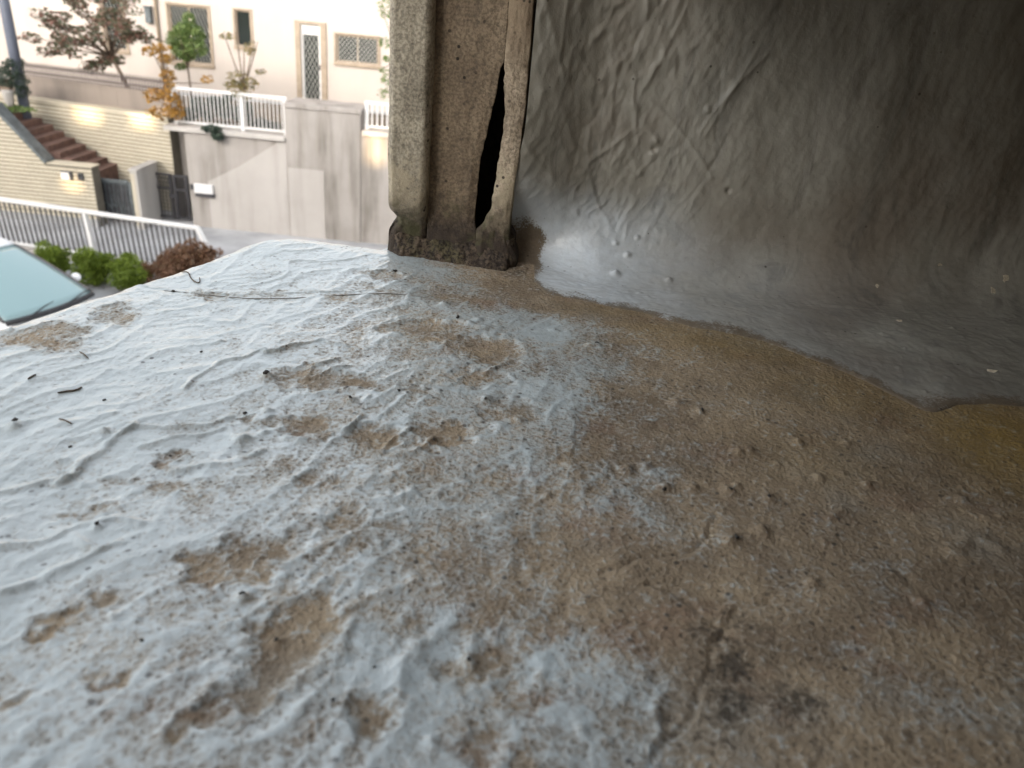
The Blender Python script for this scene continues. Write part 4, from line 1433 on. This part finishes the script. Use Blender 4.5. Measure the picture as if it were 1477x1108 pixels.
# ================================================================== white railings
def railing(name, label, x0, x1, y, z0, z1, pitch, posts, bar_mat, rail_mat, bar_w=0.022, group=None, lean=0.0, bars=True):
    r = empty(name, (x0, y, z0))
    tag(r, label, 'railing', group)
    L, Hh = x1 - x0, z1 - z0
    MB().box(0, L, -0.035, 0.035, Hh - 0.07, Hh).build('top_rail', rail_mat, r, False, 0.01)
    MB().box(0, L, -0.025, 0.025, 0.05, 0.10).build('bottom_rail', rail_mat, r)
    for p in posts:
        MB().box(p - 0.045, p + 0.045, -0.04, 0.04, 0, Hh - 0.072).build('post', rail_mat, r)
    n = int(L / pitch)
    b = MB().box(-bar_w / 2, bar_w / 2, -bar_w / 2, bar_w / 2, 0.101, Hh - 0.071)
    me = mesh_of('bar', b.v, b.f)
    me.materials.append(bar_mat)
    for k in range(n):
        x = (k + 0.5) * L / n
        if any(abs(x - p) < 0.06 for p in posts):
            continue
        o = new_obj('bar', me, None, r)
        o.location = (x, 0, 0)
    return r


x0, x1 = cx(244, 150), cx(411, 165)
railing('garden_railing', 'white bar railing on the wall coping below the big window', x0, x1, CY + 0.2, zA + 0.021, cz_(330, 134), 0.098, [0.05, cx(345, 160) - x0, x1 - x0 - 0.05], M['white'], M['white'], 0.020)
railing('garden_railing', 'white bar railing on the wall beside the corner cover', xc + 0.06, xc + 6.0, CY + 0.2, zC + 0.001, cz_(545, 149), 0.125, [0.06, 2.0, 4.0], M['white'], M['white'], 0.035)

# ================================================================== block wall with pickets above the tiled wall
gA, gB = at(20, 130, 18.3), at(246, 140, 17.6)
gl = math.hypot(gB.x - gA.x, gB.y - gA.y)
gr_ = math.atan2(gB.y - gA.y, gB.x - gA.x)
pz0 = (az(40, 115, 18.2) + az(236, 129, 17.65)) / 2
pz1 = (az(40, 95, 18.2) + az(236, 107, 17.65)) / 2
gw = empty('garden_wall', (gA.x, gA.y, 0), gr_)
tag(gw, 'low brown grey block wall under the dark picket fence', 'wall')
for k in range(3):
    MB().box(gl * k / 3, gl * (k + 1) / 3 - 0.006, 0, 0.15, TOPZ - 0.3, pz0 - 0.055).build('panel', M['garden_wall'], gw)
MB().box(-0.02, gl + 0.02, -0.02, 0.17, pz0 - 0.053, pz0).build('cap', M['garden_wall'], gw)
pf = empty('picket_fence', (gA.x, gA.y + 0.02, pz0), gr_)
tag(pf, 'dark picket fence standing on the low brown block wall', 'fence')
MB().box(0, gl, 0.06, 0.09, 0.07, 0.11).build('rail', M['picket'], pf)
MB().box(0, gl, 0.06, 0.09, pz1 - pz0 - 0.13, pz1 - pz0 - 0.09).build('rail', M['picket'], pf)
b = MB().box(-0.020, 0.020, 0.045, 0.059, 0.002, pz1 - pz0 - 0.05)
t_ = len(b.v)
b.v += [(0, 0.052, pz1 - pz0)]
b.f += [(4, 5, t_), (5, 7, t_), (7, 6, t_), (6, 4, t_)]
pm = mesh_of('picket', b.v, b.f)
pm.materials.append(M['picket'])
npk = int(gl / 0.088)
for k in range(npk):
    o = new_obj('picket', pm, None, pf)
    o.location = ((k + 0.5) * gl / npk, 0, 0)

# ================================================================== white guard fence in front
fA, fB = at(-70, 275, 14.05), at(286, 325, 13.3)
fl = math.hypot(fB.x - fA.x, fB.y - fA.y)
frz = math.atan2(fB.y - fA.y, fB.x - fA.x)
fz = (az(0, 286, 13.9) + az(286, 325, 13.3)) / 2
KERB = 0.12
gf = empty('guard_fence', (fA.x, fA.y, 0), frz)
tag(gf, 'white topped guard fence with dark upright bars beyond the car', 'fence')
LEAN = -0.07
MB().box(0, fl, -0.05, 0.05, fz - 0.085, fz).build('top_rail', M['white'], gf, False, 0.02)
MB().box(0, fl, -0.03, 0.03, KERB + 0.06, KERB + 0.11).build('bottom_rail', M['white'], gf)
sp = math.hypot(at(130, 320, 13.65).x - fA.x, at(130, 320, 13.65).y - fA.y)
for p in (0.06, sp):
    MB().bar((p + LEAN * (fz - 0.1), 0, fz - 0.087), (p, 0, 0), 0.085, 0.085, (0, 1, 0)).build('post', M['white'], gf)
e0, e1 = Vector((fl - 0.03, 0, fz - 0.045)), at(301, 360, 13.2)
e1l = Vector(((e1.x - fA.x) * cos(frz) + (e1.y - fA.y) * sin(frz), -(e1.x - fA.x) * sin(frz) + (e1.y - fA.y) * cos(frz), e1.z))
MB().bar(e0, e1l, 0.085, 0.085).bar(e1l, (e1l.x + 0.04, e1l.y, 0.0), 0.085, 0.085).build('end_brace', M['white'], gf)
m = MB().bar((LEAN * (fz - KERB - 0.2), 0, fz - 0.086), (0, 0, KERB + 0.111), 0.030, 0.030, (0, 1, 0))
bm_ = mesh_of('bar', m.v, m.f)
bm_.materials.append(M['bar'])
nb = int(fl / 0.128)
for k in range(nb):
    x = (k + 0.6) * fl / nb
    if abs(x - sp) < 0.06 or x < 0.1:
        continue
    o = new_obj('bar', bm_, None, gf)
    o.location = (x, 0, 0)
kb = MB().box(-12, 0.6, -0.08, 0.10, 0.0, KERB)
ko = kb.build('kerb', M['coping'])
ko.location = (fB.x, fB.y, 0)
ko.rotation_euler = (0, 0, frz)
tag(ko, kind='structure')


# ================================================================== plants
def leaf_cloud(centres, n, size, flat=0.6, seed=0):
    """centres: (x, y, z, rx, ry, rz) clumps; n leaves of two triangles, bent along the midrib"""
    r = np.random.default_rng(seed)
    c = np.array(centres, float)
    wgt = (c[:, 3] * c[:, 4] * c[:, 5]) ** (2 / 3)
    ci = r.choice(len(c), n, p=wgt / wgt.sum())
    u = r.normal(size=(n, 3))
    u /= np.linalg.norm(u, axis=1)[:, None]
    rad = r.uniform(0.25, 1.0, n) ** 0.5
    p = c[ci, :3] + u * rad[:, None] * c[ci, 3:6]
    a = r.normal(size=(n, 3))
    a[:, 2] *= flat
    a /= np.linalg.norm(a, axis=1)[:, None]
    nrm = r.normal(size=(n, 3)) + np.array([0, 0, 0.8])
    b = np.cross(nrm, a)
    b /= np.linalg.norm(b, axis=1)[:, None] + 1e-9
    s = size * r.uniform(0.6, 1.3, n)[:, None]
    k = np.cross(a, b) * s * 0.12
    v = np.stack([p - a * s * 0.5, p + b * s * 0.25 + k, p + a * s * 0.5, p - b * s * 0.25 + k], 1).reshape(-1, 3)
    i = np.arange(n)[:, None] * 4
    f = np.concatenate([i + np.array([[0, 1, 2]]), i + np.array([[0, 2, 3]])], 1).reshape(-1, 3)
    return v, f


def leaf_mesh(name, v, f):
    me = bpy.data.meshes.new(name)
    me.vertices.add(len(v))
    me.vertices.foreach_set('co', v.reshape(-1).astype(np.float32))
    me.loops.add(f.size)
    me.loops.foreach_set('vertex_index', f.reshape(-1).astype(np.int32))
    me.polygons.add(len(f))
    me.polygons.foreach_set('loop_start', np.arange(0, f.size, 3, dtype=np.int32))
    me.update(calc_edges=True)
    return me


def plant(name, label, cat, base, limbs, clumps, n, size, leaf, group=None, seed=0, bark='bark', flat=0.6, tname='trunk', cname='crown'):
    """limbs: list of (points, radii) relative to base, clumps relative to base"""
    o = empty(name, base)
    tag(o, label, cat, group)
    m = MB()
    for pts, rad in limbs:
        m.tube(pts, rad, 7)
    if limbs:
        m.build(tname, M[bark], o, True)
    v, f = leaf_cloud(clumps, n, size, flat, seed)
    me = leaf_mesh(cname, v, f)
    c = new_obj(cname, me, M[leaf], o)
    c['kind'] = 'stuff'
    return o


# the leaning tree above the tiled wall
TY = 17.95
base = at(196, 152, TY)
base.z = YARD


def rel(px, py, y5=TY, b=None):
    return at(px, py, y5) - (b if b is not None else base)


fork = rel(160, 80)
limbs = [([(0, 0, 0), rel(188, 135), rel(175, 108), fork], [0.065, 0.06, 0.05, 0.045])]
tips = [(60, 20), (45, 55), (70, 75), (110, 5), (125, 45), (100, 60), (160, 20), (185, 15), (195, 45), (145, -20), (90, -15), (180, -30), (130, 100), (155, 88), (205, 52), (75, 35)]
clumps = []
tr = random.Random(3)
for k, (px, py) in enumerate(tips):
    e = rel(px, py, TY + tr.uniform(-0.7, 0.5))
    mid = fork.lerp(e, 0.5) + Vector((0, 0, 0.08))
    limbs.append(([fork * 0.98, mid, e], [0.028, 0.017, 0.006]))
    clumps.append((*e, 0.34, 0.34, 0.14))
    for q in range(4):
        d = e.lerp(mid, tr.uniform(0.2, 0.8)) + Vector((tr.uniform(-.25, .25), tr.uniform(-.3, .3), tr.uniform(-.1, .15)))
        clumps.append((*d, 0.26, 0.28, 0.11))
plant('garden_tree', 'leaning tree with tiers of olive and reddish leaves above the tiled wall', 'tree', base, limbs, clumps, 4600, 0.115, 'leaf_tree', seed=5, flat=0.4)

# small fresh green tree in front of the big window
b2 = at(276, 150, 17.6)
b2.z = YARD
R2 = lambda px, py, d=0.0: at(px, py, 17.6 + d) - b2
limbs = [([(0, 0, 0), R2(274, 120), R2(270, 92)], [0.03, 0.025, 0.02])] + [([R2(271, 96), R2(px, py, d)], [0.014, 0.005]) for px, py, d in ((250, 62, .2), (285, 60, -.2), (268, 45, 0), (258, 50, -.3), (280, 75, .3))]
clumps = [(*R2(px, py, d), rx * 1.35, 0.34, rz * 1.5) for px, py, d, rx, rz in ((255, 58, .1, .22, .18), (278, 52, -.1, .24, .2), (266, 42, 0, .2, .12), (262, 70, .2, .2, .16), (284, 70, -.2, .18, .14), (270, 80, 0, .16, .10), (262, 96, 0, .07, .07), (272, 28, .1, .08, .12))]
plant('young_tree', 'small fresh green tree in front of the big grilled window', 'tree', b2, limbs, clumps, 2600, 0.09, 'leaf_green', seed=6)

# yellow shrub by the railing corner
b3 = at(247, 165, 16.9)
b3.z = TOPZ
R3 = lambda px, py, d=0.0: at(px, py, 16.9 + d) - b3
limbs = [([(0, 0, 0), R3(242, 120), R3(px, py, d)], [0.022, 0.017, 0.008]) for px, py, d in ((218, 72, .1), (230, 68, -.2), (240, 85, .2), (225, 135, -.3), (258, 140, -.4), (232, 160, -.5), (300, 120, .2))]
clumps = [(*R3(px, py, d), rx * 1.9, 0.25, rz * 2.0) for px, py, d, rx, rz in ((217, 74, .1, .13, .06), (232, 68, -.1, .10, .05), (238, 84, .2, .12, .06), (242, 110, 0, .10, .10), (222, 138, -.3, .16, .09), (246, 134, -.3, .10, .12), (250, 150, -.4, .12, .14), (230, 163, -.5, .18, .08), (258, 165, -.4, .10, .06), (300, 115, .2, .09, .05))]
plant('autumn_shrub', 'shrub with orange yellow leaves hanging over the tiled wall corner', 'shrub', b3, limbs, clumps, 900, 0.12, 'leaf_yellow', seed=7, tname='stems')

# bare thin shrub left of the door
b4 = at(356, 185, 17.0)
b4.z = TOPZ
R4 = lambda px, py, d=0.0: at(px, py, 17.0 + d) - b4
limbs = [([(0, 0, 0), R4(352, 130), R4(px, py, d)], [0.026, 0.021, 0.010]) for px, py, d in ((325, 55, 0), (340, 45, .2), (364, 70, -.1), (378, 100, .2), (330, 120, -.2), (372, 60, .3), (352, 62, 0))]
clumps = [(*R4(px, py, d), rx * 1.7, 0.25, rz * 1.8) for px, py, d, rx, rz in ((328, 52, 0, .12, .05), (342, 112, 0, .16, .10), (360, 122, 0, .14, .10), (335, 122, .1, .16, .06), (376, 103, .2, .08, .04), (352, 138, -.2, .12, .08), (362, 70, 0, .08, .10), (340, 130, -.3, .12, .08))]
plant('bare_shrub', 'thin half bare shrub standing between the narrow window and door', 'shrub', b4, limbs, clumps, 520, 0.10, 'leaf_mix', seed=8, tname='stems')

# dark bush behind the railing
b5 = at(310, 185, 17.25)
b5.z = TOPZ
R5 = lambda px, py, d=0.0: at(px, py, 17.25 + d) - b5
clumps = [(*R5(px, py, d), rx, 0.22, rz) for px, py, d, rx, rz in ((275, 165, 0, .22, .18), (300, 160, .1, .28, .26), (325, 158, 0, .24, .26), (345, 165, .1, .22, .2), (375, 178, 0, .3, .14), (305, 186, -.85, .26, .10), (315, 196, -.87, .16, .12), (355, 160, 0, .2, .25), (285, 150, 0, .2, .18), (310, 145, .2, .2, .12), (395, 182, .1, .2, .12), (330, 140, .3, .14, .12))]
plant('railing_bush', 'dark olive bush growing behind the white railing', 'bush', b5, [([(0, 0, -.1), (0.02, 0, 0.3)], [0.03, 0.02])], clumps, 4200, 0.085, 'leaf_dark', seed=9, cname='foliage', tname='stem')

# leaves at the house corner by the cover
b6 = at(562, 150, 17.6)
b6.z = YARD
R6 = lambda px, py, d=0.0: at(px, py, 17.6 + d) - b6
limbs = [([(0, 0, 0), R6(575, 80), R6(585, 0)], [0.05, 0.04, 0.03])] + [([R6(575, 85), R6(px, py)], [0.02, 0.006]) for px, py in ((552, 100), (558, 60), (550, 10), (600, 40), (610, 100))]
clumps = [(*R6(px, py, d), rx * 1.5, 0.3, rz * 1.5) for px, py, d, rx, rz in ((560, 8, 0, .2, .22), (556, 62, 0, .10, .10), (556, 102, .1, .14, .06), (560, 115, 0, .12, .10), (557, 134, -.2, .16, .10), (600, 20, 0, .5, .3), (610, 90, 0, .5, .3), (620, 130, 0, .5, .25), (560, 85, 0, .10, .06))]
plant('corner_tree', 'bright green tree peeping out behind the rusty corner cover', 'tree', b6, limbs, clumps, 1300, 0.10, 'leaf_green', seed=10)

# rounded evergreen by the pole, ground cover under it
b7 = at(18, 160, 16.9)
b7.z = az(18, 160, 16.9)
R7 = lambda px, py, d=0.0: at(px, py, 16.9 + d) - b7
clumps = [(*R7(px, py, d), rx, 0.35, rz) for px, py, d, rx, rz in ((18, 100, 0, .26, .22), (8, 112, 0, .3, .25), (28, 118, 0, .2, .2), (32, 132, 0, .12, .16), (-15, 110, 0, .4, .35), (20, 90, .1, .2, .12))]
plant('evergreen_shrub', 'round dark blue green evergreen shrub at the foot of the pole', 'shrub', b7, [([(0, 0, -.2), R7(16, 130), R7(15, 105)], [0.05, 0.05, 0.03])], clumps, 2600, 0.07, 'leaf_dark', seed=11)
v, f = leaf_cloud([(0, 0, 0, .75, .3, .07), (-.6, 0, .05, .5, .3, .08)], 900, 0.09, 1.5, 12)
o = new_obj('ground_cover', leaf_mesh('ground_cover', v, f), M['leaf_green'])
o.location = at(12, 156, 16.75)
tag(o, 'green ground cover at the top of the brown steps', 'ground cover', kind='stuff')
po = at(14, 150, 16.65)
pot = MB()
pot.tube([(0, 0, -0.08), (0, 0, 0.0), (0, 0, 0.26), (0, 0, 0.30)], [0.07, 0.09, 0.13, 0.14], 14)
pt_ = pot.build('stone_pot', M['coping'], None, True)
pt_.location = po + Vector((0, 0, 0.02))
tag(pt_, 'pale stone pot at the top of the brown steps', 'pot')


# boxwood balls and russet shrub in front of the guard fence
def box_bush(px, py, y5, r, h, label, leaf, seed, group=None, n=2600, size=0.045):
    c = at(px, py, y5)
    b_ = Vector((c.x, c.y, 0))
    rr = random.Random(seed)
    cl = []
    for _ in range(30):
        a, e = rr.uniform(0, 2 * pi), rr.uniform(-0.2, 1.0)
        e = rr.uniform(-1.0, 1.0)
        q = rr.uniform(.45, .88)
        k = rr.uniform(.22, .48)
        cl.append((r * q * cos(a) * math.sqrt(1 - e * e * .8), r * q * sin(a) * math.sqrt(1 - e * e * .8), h * 0.50 + h * 0.42 * e * q * 1.2, r * k, r * k, r * k * .85))
    cl.append((0, 0, h * .48, r * .85, r * .85, h * .44))
    return plant('clipped_bush' if leaf == 'leaf_box' else 'russet_shrub', label, 'bush', b_, [([(0, 0, 0), (0.02, 0, h * .45)], [0.04, 0.02])], cl, n * 3, size * 1.15, leaf, group, seed, cname='foliage', tname='stem', flat=1.0)


BY = 12.55
zt = az(132, 357, BY)
box_bush(132, 380, BY, 0.46, zt, 'middle green clipped bush, largest of three by the guard fence', 'leaf_box', 21, 'green bushes by the guard fence', 3600)
box_bush(186, 385, BY - 0.15, 0.42, az(186, 366, BY - 0.15), 'green clipped bush next to the russet shrub by the guard fence', 'leaf_box', 22, 'green bushes by the guard fence', 3200)
box_bush(76, 370, BY + 0.15, 0.36, az(76, 348, BY + 0.15), 'green clipped bush partly hidden by the car windscreen', 'leaf_box', 23, 'green bushes by the guard fence', 2600)
box_bush(262, 375, BY + 0.1, 0.55, az(265, 344, BY + 0.1), 'russet brown shrub at the end of the guard fence', 'leaf_red', 24, None, 2400, 0.06)
box_bush(300, 375, BY + 0.2, 0.4, az(305, 350, BY + 0.2), 'low russet shrub just right of the taller one', 'leaf_red', 25, None, 1300, 0.06)
box_bush(222, 392, BY - 0.1, 0.30, az(228, 376, BY - 0.1), 'low russet tuft between the green bush and russet shrub', 'leaf_red', 26, None, 900, 0.05)

# steel pole at the left edge
pp = at(17, 60, 17.0)
pl_ = empty('utility_pole', (pp.x, pp.y, 0))
tag(pl_, 'blue grey steel pole at the left edge of the street', 'pole')
MB().tube([(0, 0, 0), (0, 0, 4), (0, 0, 9)], [0.135, 0.125, 0.11], 18).build('shaft', M['pole'], pl_, True)
MB().tube([(0, 0, 0), (0, 0, 0.35)], 0.17, 18).build('base_sleeve', M['pole'], pl_, True)
MB().box(-0.9, 0.9, -0.05, 0.05, 8.3, 8.4).build('cross_arm', M['pole'], pl_)


# ================================================================== the parked car
def build_car():
    P0 = Vector((-7.46, 12.36, 0))                     # foot of the far windscreen corner
    fw = Vector((0.936, -0.353, 0)).normalized()
    lf = Vector((-fw.y, fw.x, 0))                      # the car's left, away from the eye
    half = 0.80
    org = P0 - lf * half
    car = empty('parked_car', org, math.atan2(fw.y, fw.x))
    tag(car, 'white parked car with a pale blue windscreen below the ledge', 'car')
    # local: x forward from the screen base, y to the car's left, z up
    # body sections: (x, half width, z bottom, z shoulder)
    hoodz = [(-3.1, .70, .35, 1.02), (-2.9, .82, .25, 1.06), (-2.0, .87, .20, 1.03), (-1.2, .88, .20, 1.00), (-0.4, .88, .20, .97), (0.0, .87, .20, .955), (0.35, .86, .20, .80), (0.8, .83, .22, .68), (1.15, .74, .28, .60), (1.28, .62, .36, .52)]
    rows = []
    for x, w, z0, z1 in hoodz:
        row = []
        for u in np.linspace(-1, 1, 25):
            a = abs(u)
            if a > 0.66:
                t = (1 - a) / 0.34
                y, z = w * (1 - 0.10 * t ** 3 + 0.03 * sin(pi * t)), z0 + (z1 - 0.05 - z0) * t ** 0.9
            else:
                t = a / 0.66
                y, z = w * 0.90 * t, z1 + 0.05 * (1 - t * t) * (1 if x > -0.2 else 0.2) - 0.05 * t ** 6
            row.append((x, math.copysign(y, u), z))
        rows.append(row)
    me = grid_mesh('body', np.array(rows))
    b = new_obj('body', me, M['car_white'], car)
    m = b.modifiers.new('sub', 'SUBSURF')
    m.levels = m.render_levels = 1
    MB().box(-3.0, 1.1, -0.8, 0.8, 0.18, 0.5).build('floor_pan', M['rubber'], car)
    # cabin: screen from (0, z .99) to (-1.5, z 1.62)
    ZR = 1.60

    def sx(t):                                         # bow of the screen in plan
        return 0.10 * (1 - t * t)
    n = 17
    scr = []
    for v in np.linspace(0, 1, 12):
        w = 0.80 - 0.17 * v
        row = []
        for u in np.linspace(-1, 1, n):
            row.append((-1.50 * v + sx(u) * (1 - .4 * v) + 0.0, u * w, 0.995 + (ZR - 0.995) * (1.18 * v - .18 * v * v) + 0.03 * (1 - u * u) * (v)))
        scr.append(row)
    S = np.array(scr)
    o = new_obj('windscreen', grid_mesh('windscreen', S), M['car_glass'], car)
    mm = o.modifiers.new('th', 'SOLIDIFY')
    mm.thickness = 0.006
    wb = MB()
    wb.tube([(p[0] + 0.03, p[1], p[2] - 0.02) for p in S[0]], 0.045, 8)
    wb.build('screen_seal', M['rubber'], o, True)
    # roof continuing from the top row
    top = S[-1]
    rr = []
    for v in np.linspace(0, 1, 9):
        rr.append([(p[0] - 1.35 * v, p[1] * (1 - 0.08 * v), p[2] + 0.13 * sin(pi * v * .6) - 0.06 * v * v) for p in top])
    ro = new_obj('roof', grid_mesh('roof', np.array(rr)), M['car_white'], car)
    mm = ro.modifiers.new('th', 'SOLIDIFY')
    mm.thickness = 0.03
    for s in (-1, 1):
        k = 0 if s < 0 else -1
        pil = MB().tube([tuple(S[i][k] + np.array([0.0, s * 0.022, 0.0])) for i in range(12)], 0.024, 8).build('pillar', M['bar'], car, True)
        # side glass and rear pillar
        a0, a1 = S[0][k], S[-1][k]
        g_ = MB()
        r_end = rr[-1][k]
        q = [(a0[0] - 0.25, s * 0.84, 1.0), (-2.9, s * 0.80, 1.03), (r_end[0] + 0.05, r_end[1] + s * 0.012, r_end[2] - 0.04), (a1[0], a1[1] + s * 0.014, a1[2] - 0.03)]
        g_.v = q + [(x, y - s * 0.03, z) for x, y, z in q]
        g_.f = [(0, 1, 2, 3), (7, 6, 5, 4), (0, 4, 5, 1), (1, 5, 6, 2), (2, 6, 7, 3), (3, 7, 4, 0)]
        g_.build('side_window', M['glass'], car)
        MB().tube([(x, y + s * 0.01, z) for x, y, z in [tuple(p[k]) for p in rr]], 0.030, 8).build('roof_rail', M['car_white'], car, True)
        # door mirror
        me = bpy.data.meshes.new('mirror')
        bm = bmesh.new()
        bmesh.ops.create_uvsphere(bm, u_segments=16, v_segments=10, radius=1)
        for v in bm.verts:
            v.co = Vector((v.co.x * 0.07 - 0.02 * v.co.z, v.co.y * 0.085, v.co.z * 0.07))
        bm.to_mesh(me)
        bm.free()
        mi = new_obj('mirror', me, M['car_white'], car, True)
        mi.location = (-0.50, s * 0.95, 1.13)
        MB().bar((-0.50, s * 0.82, 1.04), (-0.50, s * 0.93, 1.10), 0.05, 0.04).build('mirror_arm', M['rubber'], mi)
        mi.children[0].location = (0.50, -s * 0.95, -1.13)
        hl = MB().tube([(0, 0, 0), (0.03, 0, 0)], [0.11, 0.10], 16).build('headlight', M['lamp_lens'], car, True)
        hl.location = (1.17, s * 0.52, 0.62)
        for wx_ in (-2.2, 0.55):
            wh = MB().tube([(wx_, s * 0.70, 0.31), (wx_, s * 0.895, 0.31)], 0.31, 24).build('wheel', M['rubber'], car, True)
            MB().tube([(wx_, s * 0.88, 0.31), (wx_, s * 0.905, 0.31)], 0.19, 18).build('rim', M['chrome'], wh, True)
    for yy in (-0.45, 0.25):
        MB().tube([(0.14, yy, 1.01), (0.02, yy + 0.35, 1.045), (-0.02, yy + 0.55, 1.05)], 0.010, 6).build('wiper', M['rubber'], car, True)
    rw = MB()
    a, c = rr[-1][0], rr[-1][-1]
    rw.v = [(a[0], a[1], a[2]), (c[0], c[1], c[2]), (-3.1, 0.68, 1.06), (-3.1, -0.68, 1.06)]
    rw.f = [(0, 1, 2, 3)]
    rw.build('rear_window', M['glass'], car)


build_car()


# ================================================================== unseen sheet added behind the eye to shade the street
def build_blocker():
    """added sheet, holes cut along sun rays leave bright patches on the walls"""
    YB = -28.0
    s = SUN_TO
    spots = [(at(122, 165, 17.2), 0.75, 0.30), (at(203, 170, 17.0), 0.62, 0.42), (at(104, 266, 15.8), 0.36, 0.22), (at(542, 212, 16.5), 0.42, 0.8)]
    holes = []
    for p, w, h in spots:
        t = (YB - p.y) / s.y
        q = p + s * t
        holes.append((q.x - w / 2, q.x + w / 2, q.z - h / 2, q.z + h / 2))
    o = empty('sun_blocker', (0, YB, 0))
    tag(o, 'unseen pierced sheet added behind the viewer to shade the street', 'light blocker')
    v, f = wall_with_holes(-70, 40, 0, 19.5, YB, holes, -0.02)
    me = mesh_of('wall', [Vector(p) - Vector((0, YB, 0)) for p in v], f)
    new_obj('wall', me, M['blocker_wall'], o)


build_blocker()
